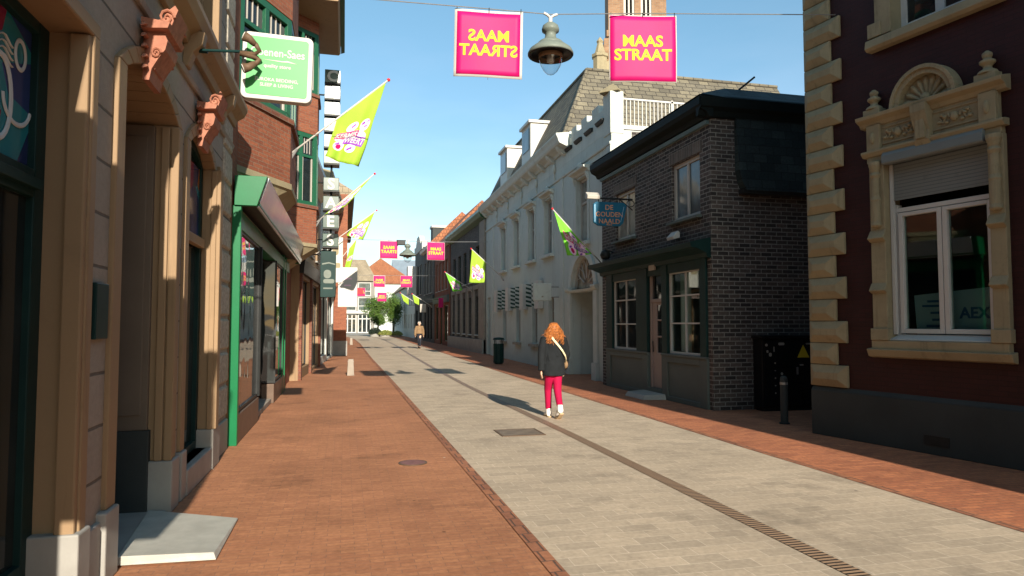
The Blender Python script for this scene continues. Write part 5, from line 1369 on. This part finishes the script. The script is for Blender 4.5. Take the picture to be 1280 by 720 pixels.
def street_lamp(x, y, z, label, s=1.0):
    t = thing('street_lamp', label, 'street lamp', (x, y, z), local=True, group='lamps hung over the street')
    Q = lambda pr: [(r_ * s, h * s) for r_, h in pr]
    m = MB(); m.tube([(-.10 * s, 0, 0), (-.05 * s, 0, -.02 * s), (0, 0, -.06 * s), (.05 * s, 0, -.02 * s), (.10 * s, 0, 0)], .02 * s, 8); m.tube([(0, 0, -.05 * s), (0, 0, -.16 * s)], .028 * s, 10); m.build('hanger', M['white'], t)
    MB().lathe((0, 0, 0), Q([(.03, -.13), (.06, -.14), (.11, -.18), (.125, -.23), (.12, -.26), (.085, -.28), (.075, -.31), (.085, -.36), (.12, -.39), (.16, -.41), (.19, -.44), (.20, -.47)]), 28).build('housing', M['lamp_green'], t, smooth=True)
    sh = MB().lathe((0, 0, 0), Q([(.19, -.455), (.23, -.475), (.30, -.53), (.325, -.58), (.325, -.60), (.31, -.61), (.27, -.57), (.20, -.54), (.10, -.52)]), 36).build('shade', M['lamp_green'], t, smooth=True)
    MB().lathe((0, 0, 0), Q([(.315, -.595), (.318, -.612), (.30, -.618), (.25, -.58), (.21, -.565)]), 36).build('shade_lining', M['black'], sh, smooth=True)
    gb = MB().lathe((0, 0, 0), Q([(.165, -.53), (.17, -.60), (.165, -.68), (.14, -.76), (.10, -.83), (.05, -.875), (.015, -.885)]), 28).build('globe', M['globe'], t, smooth=True)
    MB().lathe((0, 0, 0), Q([(.03, -.52), (.06, -.56), (.055, -.66), (.05, -.70), (.02, -.72)]), 14).build('bulb', M['white'], t, smooth=True)
    MB().lathe((0, 0, 0), Q([(.168, -.5), (.172, -.52), (.172, -.63), (.165, -.66), (.16, -.65), (.163, -.52)]), 28).build('reflector', plain('brown_reflector', (.20, .12, .07), .3, .2, 6), t, smooth=True)
    return t
M['globe'] = clear_glass('lamp_globe_glass', (.86, .88, .88))
street_lamp(2.80, 9.1, 6.05, 'large grey green bell lamp hanging between the two nearest banners')
street_lamp(3.02, 34, 5.75, 'smaller grey bell lamp hanging in the second row of banners', 1.25)
t = thing('wall_camera_box', 'dark box hung beside the smaller bell lamp', 'box', (2.78, 34, 5.68), local=True)
MB().box(W, -.28, .12, -.15, .15, -.16, .05).build('housing', M['metal_dark'], t, bevel=.01); MB().box(W, -.3, .14, -.17, .17, .05, .07).build('lid', M['metal_dark'], t)

# ---------------------------------------------------------------- flags
def flag(label, Y, base, tip, inner, c0, c1, mat='lime', print_=True, dy=0.0, rad=.016, sc=1.0, pu=.5, pv=.62):
    t = thing('street_flag', label, 'flag', (base[0], Y, base[1]), group='festival flags on wall poles')
    B = Vector((base[0], Y, base[1])); T = Vector((tip[0], Y + dy, tip[1]))
    q_ = ((inner[0] - base[0]) / (tip[0] - base[0] + 1e-9)); I = B.lerp(T, q_)
    T0 = B.lerp(T, .975)
    C0 = Vector((c0[0], Y + dy * .8, c0[1])); C1 = Vector((c1[0], Y + dy * .4, c1[1]))
    w = (C0 - T0).length
    p = MB().tube([B, T], rad, 8).build('pole', M['white'], t, smooth=True)
    MB().ell(tuple(T), (rad * 1.9,) * 3, 10, 8).build('pole_tip', M['redpaint'], t, smooth=True)
    MB().tube([B + Vector((-.02 if tip[0] > base[0] else .02, 0, -.12)), B + (T - B) * .06], rad * 1.5, 8).build('pole_holder', M['metal_grey'], t)
    def P(s, v, off=0):
        a = T0.lerp(I, s); b = C0.lerp(C1, s)
        x = a.lerp(b, v)
        f = .035 * sc * math.sin(s * 9 + v * 2.5) * (v ** .6) + .02 * sc * math.sin(s * 17 - v * 4) * v
        return Vector((x.x + .01 * sc * math.sin(v * 11 + s * 5) * v, x.y + f - off, x.z - .02 * sc * math.sin(PI * s) * v))
    n = 22; vs = [P(i / n, j / n) for i in range(n + 1) for j in range(n + 1)]
    m = MB().add(vs, [(i * (n + 1) + j, i * (n + 1) + j + 1, (i + 1) * (n + 1) + j + 1, (i + 1) * (n + 1) + j) for i in range(n) for j in range(n)])
    cl = m.build('cloth', M[mat], t, smooth=True, solid=.004, recalc=False)
    if print_:
        # print: s runs from tip to hoist, v downwards; local a to the right, b up
        sgn = 1 if (c0[0] > c1[0]) else -1
        wd = abs((C0 - C1).length) + .001; hh = ((T0 - C0).length + (I - C1).length) / 2
        def fn(a, b, off): return P(min(1, max(0, pu - sgn * a / wd * print_s)), min(1, max(0, pv - b / hh * print_s * 1.35)), off)
        print_s = wd * .9 / .62 if wd < .7 else 1.0
        def grid_patch(poly_fn, k=8):
            mm = MB()
            return mm
        def patch(m, cx, cy, w_, h_, rot, off, ell_=False):
            nn = 8; vs = []
            c_, s_ = math.cos(rot), math.sin(rot)
            for i in range(nn + 1):
                for j in range(nn + 1):
                    a = (i / nn - .5); b = (j / nn - .5)
                    if ell_:
                        r_ = math.hypot(a, b); mxx = max(abs(a), abs(b)); k = (mxx / r_) if r_ > 1e-6 else 1; a *= k; b *= k
                    a *= w_; b *= h_
                    vs.append(fn(cx + a * c_ - b * s_, cy + a * s_ + b * c_, off))
            m.add(vs, [(i * (nn + 1) + j, i * (nn + 1) + j + 1, (i + 1) * (nn + 1) + j + 1, (i + 1) * (nn + 1) + j) for i in range(nn) for j in range(nn)])
        m = MB()
        for cx, cy, w_, h_ in ((-.02, .17, .2, .15), (.20, .13, .17, .16), (-.17, -.12, .2, .2), (.06, -.18, .2, .14), (0, 0, .55, .2)): patch(m, cx, cy, w_, h_, R(-8), .006, True)
        m.build('print_ground', M['blush'], cl, smooth=True)
        m = MB(); patch(m, -.08, .05, .40, .125, R(-12), .009); m.build('print_ribbon', M['magenta'], cl)
        m = MB(); patch(m, .09, -.07, .38, .125, R(-14), .010)
        for cx, cy, w_, h_ in ((.0, .18, .07, .03), (.17, .16, .05, .03), (.22, .11, .05, .02), (.05, -.19, .09, .03), (-.2, -.08, .08, .03), (.25, .17, .04, .02)): patch(m, cx, cy, w_, h_, R(20), .009)
        m.build('print_ribbon_lower', M['purple'], cl)
        m = MB(); patch(m, -.17, -.14, .10, .09, 0, .009, True); m.build('print_dot', M['pink'], cl)
        m = MB()
        for tx, x0, y0, rr_ in (('KERMIS', -.08, .05, R(-12)), ('WEERT', .09, -.07, R(-14))):
            m.text(tx, .115, lambda a, b, c: fn(x0 + a * math.cos(rr_) - b * math.sin(rr_), y0 + a * math.sin(rr_) + b * math.cos(rr_), .0125 + c), .003, .001)
        m.build('lettering', M['white'], cl)
    return t
flag('big yellow green festival flag on a white pole, nearest on the left', 11.9, (-.90, 4.50), (.71, 5.93), (-.16, 5.12), (.22, 4.36), (-.34, 4.49), dy=.1, pu=.5, pv=.60)
flag('narrow festival flag wrapped along its pole before the letter boxes', 18.9, (-.74, 4.36), (.76, 5.7), (-.33, 4.73), (.02, 4.80), (-.56, 4.55), sc=.6, dy=-.2)
flag('festival flag below the wrapped one, beside the lowest letter box', 25, (-1.3, 3.85), (1.1, 5.73), (.26, 5.03), (.63, 4.64), (.04, 4.79), sc=.8)
flag('festival flag hanging beside the white projecting boards', 33, (-.9, 3.7), (.58, 5.7), (.21, 5.08), (.26, 4.25), (.0, 4.28), sc=.7)
flag('festival flag tinted green for shade, bunched on its pole beside the blue tavern sign', 17.2, (6.80, 3.16), (5.33, 4.68), (6.26, 3.80), (5.76, 3.45), (6.42, 3.50), mat='lime_shaded', sc=1.1, pu=.52, pv=.62)
flag('yellow festival flag hanging flat before the white building far end', 30.6, (7.1, 3.72), (5.60, 5.05), (6.28, 4.40), (5.52, 3.5), (6.22, 3.51), rad=.02)
flag('small festival flag tinted green for shade before the sooty brick house', 39.7, (7.3, 3.62), (5.70, 4.65), (6.54, 4.10), (6.2, 3.5), (6.75, 3.6), mat='lime_shaded', sc=.7, rad=.022)
flag('tiny yellow flag pole on the narrow gable house', 66, (7.3, 3.2), (5.2, 4.55), (6.0, 3.9), (5.5, 3.8), (6.0, 3.4), sc=.5, print_=False, rad=.03)
flag('tiny yellow flag pole on the grey gabled house', 58.5, (7.3, 3.1), (5.6, 4.15), (6.2, 3.7), (5.8, 3.4), (6.2, 3.2), sc=.5, print_=False, rad=.03)
o = board('projecting_board', 'small pink sign on the red tiled house', 6.9, 50, 3.15, .35, .7, 'pink')
o = board('projecting_board', 'small white lantern shaped sign before the grey gabled house', 6.4, 57.2, 2.9, .5, .7, 'offwhite')

# ---------------------------------------------------------------- litter bin
t = thing('litter_bin', 'dark green litter bin standing by the white building', 'litter bin', (6.1, 27.1, 0))
m = MB()
for k in range(18):
    a = 2 * PI * k / 18; m.box(Fr(6.1 + .2 * math.cos(a), 27.1 + .2 * math.sin(a), (-math.sin(a), math.cos(a)), (math.cos(a), math.sin(a))), -.028, .028, -.012, .012, .06, .82)
m.lathe((6.1, 27.1, .05), [(.19, 0), (.19, .76)], 18)
m.build('body', M['dgreen'], t)
m = MB(); m.lathe((6.1, 27.1, 0), [(.235, .98), (.24, 1.0), (.20, 1.06), (.05, 1.08)], 20)
for k in range(4): a = PI / 4 + PI / 2 * k; m.tube([(6.1 + .19 * math.cos(a), 27.1 + .19 * math.sin(a), .8), (6.1 + .21 * math.cos(a), 27.1 + .21 * math.sin(a), 1.0)], .018, 6)
m.build('hood', M['dgreen'], t)
MB().lathe((6.1, 27.1, 0), [(.17, 0), (.17, .06)], 18).build('foot', M['metal_dark'], t)

# ---------------------------------------------------------------- trees at the end
def tree(x, y, h, r, label):
    t = thing('street_tree', label, 'tree', (x, y, 0), group='round crowned trees at the end of the street')
    rnd = random.Random(int(x * 100))
    m = MB().tube([(x, y, 0), (x + .05, y, h * .25), (x - .03, y, h * .5), (x + .05, y, h * .8)], [.13, .10, .08, .04], 8)
    for k in range(7):
        a = rnd.uniform(0, 6.28); z0 = h * rnd.uniform(.3, .6)
        m.tube([(x, y, z0), (x + r * .4 * math.cos(a), y + r * .4 * math.sin(a), z0 + h * .15), (x + r * .75 * math.cos(a), y + r * .75 * math.sin(a), z0 + h * .28)], [.05, .035, .015], 6)
    m.build('trunk', M['bark'], t)
    c = MB(); lobes = []
    for k in range(22):
        a = rnd.uniform(0, 6.28); zz = rnd.uniform(.36, .88) * h
        rr_ = r * rnd.uniform(.1, .72) * math.sin(PI * min(1, max(.12, (zz / h - .2) / .85)))
        lobes.append((x + rr_ * math.cos(a), y + rr_ * math.sin(a), zz, r * rnd.uniform(.34, .52)))
    for k in range(7000):
        lb = rnd.choice(lobes); d = Vector((rnd.gauss(0, 1), rnd.gauss(0, 1), rnd.gauss(0, 1))).normalized() * lb[3] * rnd.uniform(.55, 1.08)
        p = Vector(lb[:3]) + d
        u_ = Vector((rnd.gauss(0, 1), rnd.gauss(0, 1), rnd.gauss(0, 1))).normalized(); v_ = u_.orthogonal().normalized()
        s_ = rnd.uniform(.05, .11)
        c.add([p - u_ * s_, p + v_ * s_ * .6, p + u_ * s_, p - v_ * s_ * .6], [(0, 1, 2, 3)])
    c.build('crown', M['leaf'], t, recalc=False)
tree(4.05, 86, 5.4, 1.85, 'left of the two small round trees at the end of the street')
tree(6.1, 88, 5.6, 1.9, 'right of the two small round trees at the end of the street')
def shrub(x, y, r, h, mat, label, grp=None, n=900):
    rnd = random.Random(int(x * 77 + y))
    t = thing('planter_shrub', label, 'shrub', (x, y, 0))
    MB().lathe((x, y, 0), [(r * .7, 0), (r * .8, h * .35), (r * .85, h * .35)], 14).build('planter', M['stone_base'], t)
    c = MB()
    for k in range(n):
        a = rnd.uniform(0, 6.28); rr_ = r * math.sqrt(rnd.random()); zz = h * .3 + (h * .75) * rnd.random() * (1 - (rr_ / r) ** 2 * .6)
        p = Vector((x + rr_ * math.cos(a), y + rr_ * math.sin(a), zz)); u_ = Vector((rnd.gauss(0, 1), rnd.gauss(0, 1), rnd.gauss(0, 1))).normalized(); v_ = u_.orthogonal().normalized(); s_ = rnd.uniform(.05, .1)
        c.add([p - u_ * s_, p + v_ * s_ * .6, p + u_ * s_, p - v_ * s_ * .6], [(0, 1, 2, 3)])
    c.build('foliage', mat, t, recalc=False)
shrub(4.9, 84.5, .9, .8, M['leaf2'], 'yellow green low planter in front of the two trees', n=1300)
shrub(3.7, 85, .8, 1.1, plain('dark_shrub_leaf', (.02, .03, .02), .6, .3, 5), 'dark rounded shrub left of the tree trunks', n=1300)
shrub(6.3, 84.5, .7, .7, M['leaf2'], 'small yellowish planter right of the tree trunks')

# ---------------------------------------------------------------- people
def person(label, loc, rz, jacket, trousers, shoe, hair, female=True, steps=(.12, -.16), strap=False, sc=1.0):
    t = thing('person', label, 'person', loc, local=True, rz=rz); t.scale = (sc,) * 3
    ly, ry = steps
    J = {}
    for s, fy in ((-1, ly), (1, ry)):
        up = (.10 if female else .05) if fy < 0 else 0.0
        J[s] = dict(hip=(s * .062, 0, .88), knee=(s * .050, fy * .5 + .05, .49), ank=(s * .028, fy, .09 + up), sh=(s * .175, -.01, 1.36), el=(s * .25, -.03 - fy * .25, 1.09), wr=(s * .268, .02 - fy * .7, .84))
    m = MB()
    m.ell((0, .01, 1.545), (.074, .092, .112), 18, 14); m.ell((0, .045, 1.49), (.055, .06, .06), 12, 10)
    m.ell((0, .104, 1.535), (.013, .02, .024), 8, 6); m.ell((0, .085, 1.49), (.024, .014, .008), 8, 6)
    for s in (-1, 1): m.ell((s * .076, .0, 1.54), (.012, .02, .03), 8, 6)
    m.tube([(0, -.01, 1.34), (0, -.005, 1.42), (0, .0, 1.5)], [.055, .05, .052], 12)
    m.tube([(0, 0, .84), (0, 0, .95), (0, 0, 1.1), (0, 0, 1.25), (0, 0, 1.36), (0, 0, 1.41)], [.10, .105, .09, .105, .085, .04], 14, 1.55)
    for s in (-1, 1):
        j = J[s]
        m.tube([j['hip'], j['knee'], j['ank']], [.08, .055, .04], 10)
        m.tube([j['sh'], j['el'], j['wr']], [.05, .04, .028], 10)
        w = Vector(j['wr'])
        m.ell((w.x, w.y + .005, w.z - .055), (.018, .036, .045), 10, 8)
        for k in range(4):
            fy_ = w.y - .026 + .019 * k; L = (.055, .068, .072, .06)[k]
            m.tube([(w.x, fy_, w.z - .08), (w.x - s * .006, fy_ + .002, w.z - .08 - L * .55), (w.x - s * .02, fy_ + .004, w.z - .08 - L)], [.0095, .009, .0075], 6)
        m.tube([(w.x - s * .005, w.y + .03, w.z - .035), (w.x - s * .015, w.y + .055, w.z - .065), (w.x - s * .02, w.y + .06, w.z - .095)], [.012, .010, .008], 6)
    bd = m.build('body', M['skin'], t, remesh=.0065)
    e = MB()
    for s in (-1, 1): e.ell((s * .03, .092, 1.555), (.011, .006, .007), 8, 6)
    e.build('eyes', M['black'], bd)
    m = MB()
    for s in (-1, 1):
        j = J[s]; k = Vector(j['knee']); a = Vector(j['ank'])
        m.tube([(s * .070, 0, .92), (s * .068, 0, .78), tuple(k), tuple(k.lerp(a, .5)), tuple(a + Vector((0, 0, .05)))], [.10, .092, .070, .060, .056], 12)
    m.ell((0, 0, .88), (.165, .12, .12), 14, 10)
    m.build('trousers', trousers, t, remesh=.011)
    m = MB()
    hem = .74 if female else .93
    m.tube([(0, -.005, hem), (0, -.01, hem + .1), (0, -.01, .98), (0, -.012, 1.12), (0, -.015, 1.26), (0, -.015, 1.36), (0, -.015, 1.42)], [.148, .146, .138, .132, .132, .115, .06], 20, 1.40)
    for s in (-1, 1):
        j = J[s]; el = Vector(j['el']); wr = Vector(j['wr']); sh = Vector(j['sh'])
        m.tube([(s * .12, -.012, 1.36), tuple(sh), tuple(sh.lerp(el, .5) + Vector((s * .008, 0, 0))), tuple(el), tuple(el.lerp(wr, .5)), tuple(wr + Vector((0, 0, -.01)))], [.07, .078, .074, .068, .062, .058], 12)
    m.ell((0, -.01, 1.405), (.10, .085, .05), 14, 8)
    # folds
    rnd = random.Random(5)
    for k in range(9):
        a = rnd.uniform(0, 6.28); z0 = rnd.uniform(.82, 1.2)
        m.tube([(.185 * math.cos(a), -.01 + .13 * math.sin(a), z0), (.19 * math.cos(a + .15), -.01 + .135 * math.sin(a + .15), z0 - .10)], [.012, .016], 6)
    jk = m.build('jacket', jacket, t, remesh=.011)
    for s in (-1, 1):
        a = Vector(J[s]['ank']); up = a.z - .09
        m = MB(); m.tube([(a.x, a.y - .05, .055 + up), (a.x, a.y, .065 + up), (a.x, a.y + .08, .045 + up * .4), (a.x, a.y + .16, .03)], [.048, .052, .046, .030], 12, 1.0)
        m.tube([(a.x, a.y - .012, .05 + up), (a.x, a.y - .012, .155 + up)], [.052, .047], 12)
        so = m.build('shoe', shoe, t, remesh=.008)
        m = MB(); vs = []
        prof_ = [(-.095, .032), (-.06, .042), (.0, .038), (.07, .045), (.13, .045), (.175, .03)]
        for zz in (0, .022):
            for yy_, w_ in prof_:
                for q_ in (-1, 1): vs.append((a.x + q_ * w_, a.y + yy_, zz + up * max(0, (.06 - yy_) / .155)))
        n_ = len(prof_); fs = []
        for L in (0, 1):
            for i in range(n_ - 1): b_ = L * 2 * n_ + i * 2; fs.append((b_, b_ + 1, b_ + 3, b_ + 2))
        for i in range(n_ - 1):
            for q_ in (0, 1): fs.append((i * 2 + q_, i * 2 + 2 + q_, i * 2 + 2 + q_ + 2 * n_, i * 2 + q_ + 2 * n_))
        fs += [(0, 1, 1 + 2 * n_, 2 * n_), (2 * n_ - 2, 2 * n_ - 1, 4 * n_ - 1, 4 * n_ - 2)]
        m.add(vs, fs).build('sole', M['sole'], so)
    m = MB(); rnd = random.Random(11)
    if female:
        m.ell((0, -.012, 1.555), (.084, .092, .106), 16, 12)
        for k in range(260):
            a = rnd.uniform(PI * .96, PI * 2.04) if rnd.random() < .8 else rnd.uniform(-.35, PI + .35)
            z0 = rnd.uniform(1.50, 1.655); rr_ = .10 * math.sqrt(max(.05, 1 - ((z0 - 1.555) / .118) ** 2))
            L = rnd.uniform(.20, .34) if math.sin(a) < .2 else rnd.uniform(.1, .2)
            zend = max(1.255 + rnd.uniform(0, .06), z0 - L); spread = rnd.uniform(.12, .22) if abs(math.cos(a)) > .4 else rnd.uniform(.10, .16)
            ph = rnd.uniform(0, 6.28); fq = rnd.uniform(34, 60); am = rnd.uniform(.010, .022); pts = []; n_ = 16
            for i in range(n_ + 1):
                q_ = i / n_; z_ = z0 + (zend - z0) * q_; r_ = rr_ * .93 + (spread - rr_) * (q_ ** 1.25) * (1.12 - .25 * max(0, q_ - .75) / .25)
                aq = am * (.4 + 1.3 * q_); pts.append((r_ * math.cos(a) * 1.0 + aq * math.cos(ph + z_ * fq), -.01 + r_ * .82 * math.sin(a) + aq * math.sin(ph + z_ * fq), z_))
            m.tube(pts, [.004 + .005 * math.sin(PI * min(1, .15 + q / n_)) for q in range(n_ + 1)], 5)
        m.build('hair', hair, t, smooth=True)
    else:
        m.ell((0, -.018, 1.575), (.083, .092, .10), 16, 12)
        for k in range(90):
            a = rnd.uniform(PI * .95, PI * 2.05); z0 = rnd.uniform(1.53, 1.66); rr_ = .088 * math.sqrt(max(.05, 1 - ((z0 - 1.57) / .105) ** 2))
            m.ell((rr_ * math.cos(a), -.018 + rr_ * math.sin(a), z0), (.018, .018, .022), 6, 5)
        m.build('hair', hair, t, smooth=True)
    if strap:
        m = MB(); pts = []
        P0 = Vector((-.07, -.155, 1.385)); P1 = Vector((.195, -.15, 1.06))
        path = [(-.085, -.06, 1.452), (-.075, -.115, 1.41), (-.045, -.150, 1.35), (.02, -.163, 1.27), (.10, -.163, 1.17), (.165, -.135, 1.08), (.20, -.09, 1.02), (.215, -.02, .97)]
        V = [Vector(p) for p in path]; vs = []
        for i, p in enumerate(V):
            tg = (V[min(i + 1, len(V) - 1)] - V[max(i - 1, 0)]).normalized(); out = Vector((p.x, p.y, 0)).normalized(); sd = tg.cross(out).normalized()
            for a, b in ((-.017, 0), (.017, 0), (.017, .008), (-.017, .008)): vs.append(p + sd * a + out * b)
        m.add(vs, [(i * 4 + k, i * 4 + (k + 1) % 4, i * 4 + 4 + (k + 1) % 4, i * 4 + 4 + k) for i in range(len(V) - 1) for k in range(4)])
        m.build('bag_strap', M['strap'], t)
        MB().ell((.235, .05, .92), (.05, .09, .075), 14, 10).build('shoulder_bag', M['jacket_tan'], t, smooth=True)
    return t
person('woman with copper curls, black jacket and crimson trousers walking away', (3.56, 11.45, .005), R(4), M['jacket_black'], M['trousers_red'], M['shoe_white'], M['hair_red'], True, (.18, -.22), True, sc=1.0)
person('distant man in a tan jacket and dark trousers walking towards the camera', (4.73, 44.3, .005), R(178), M['jacket_tan'], M['trousers_dark'], M['jacket_black'], M['hair_grey'], False, (.16, -.16), sc=1.04)

# ---------------------------------------------------------------- light, sky, camera
SUN = Vector((.06, -1.0, .395)).normalized()
el = math.asin(SUN.z); az = math.atan2(SUN.x, SUN.y)
w = bpy.data.worlds.new('World'); S.world = w; w.use_nodes = True
nt = w.node_tree; bg = nt.nodes['Background']
sk = nt.nodes.new('ShaderNodeTexSky'); sk.sky_type = 'NISHITA'; sk.sun_disc = False
sk.sun_elevation = el; sk.sun_rotation = az; sk.altitude = 0; sk.air_density = 1.0; sk.dust_density = .6; sk.ozone_density = 1.2
tint = nt.nodes.new('ShaderNodeMix'); tint.data_type = 'RGBA'; tint.blend_type = 'MULTIPLY'; tint.inputs[0].default_value = 1
tcn = nt.nodes.new('ShaderNodeTexCoord'); spn = nt.nodes.new('ShaderNodeSeparateXYZ'); nt.links.new(tcn.outputs['Generated'], spn.inputs[0])
mr = nt.nodes.new('ShaderNodeMapRange'); mr.inputs[1].default_value = 0; mr.inputs[2].default_value = .55; nt.links.new(spn.outputs[2], mr.inputs[0])
nz = nt.nodes.new('ShaderNodeTexNoise'); nz.inputs['Scale'].default_value = 1.6; nz.inputs['Detail'].default_value = 6; nz.inputs['Roughness'].default_value = .55
mpg = nt.nodes.new('ShaderNodeMapping'); mpg.inputs['Scale'].default_value = (1, 1, 3.5); nt.links.new(tcn.outputs['Generated'], mpg.inputs[0]); nt.links.new(mpg.outputs[0], nz.inputs['Vector'])
tm = nt.nodes.new('ShaderNodeMix'); tm.data_type = 'RGBA'; nt.links.new(mr.outputs[0], tm.inputs[0]); tm.inputs[6].default_value = (.80, .84, .90, 1); tm.inputs[7].default_value = (.95, 1.26, 1.16, 1)
mc = nt.nodes.new('ShaderNodeMapRange'); mc.inputs[1].default_value = .5; mc.inputs[2].default_value = .85; mc.inputs[3].default_value = 0; mc.inputs[4].default_value = .35; nt.links.new(nz.outputs[0], mc.inputs[0])
tc2 = nt.nodes.new('ShaderNodeMix'); tc2.data_type = 'RGBA'; nt.links.new(mc.outputs[0], tc2.inputs[0]); nt.links.new(tm.outputs[2], tc2.inputs[6]); tc2.inputs[7].default_value = (1.9, 1.55, 1.35, 1)
nt.links.new(tc2.outputs[2], tint.inputs[7]); nt.links.new(sk.outputs[0], tint.inputs[6]); nt.links.new(tint.outputs[2], bg.inputs[0]); bg.inputs[1].default_value = .102
sl = bpy.data.lights.new('sun', 'SUN'); sl.energy = 5.0; sl.angle = R(.5); sl.color = (1.0, .90, .76)
so = bpy.data.objects.new('sun', sl); COL.objects.link(so); so.rotation_euler = (-SUN).to_track_quat('-Z', 'Y').to_euler(); so.location = SUN * 60
cd = bpy.data.cameras.new('camera'); cam = bpy.data.objects.new('camera', cd); COL.objects.link(cam)
cd.sensor_width = 36; cd.lens = 24; cd.clip_start = .05; cd.clip_end = 3000
cam.location = (0, 0, 1.65); cam.rotation_euler = (R(90 + 2.952), 0, R(-13.808)); S.camera = cam
S.view_settings.view_transform = 'Standard'; S.view_settings.look = 'None'; S.view_settings.exposure = .80; S.view_settings.gamma = 1; S.view_settings.use_curve_mapping = False
S.cycles.max_bounces = 6; S.cycles.transparent_max_bounces = 8
for o in bpy.data.objects:
    if '_org' in o: del o['_org']
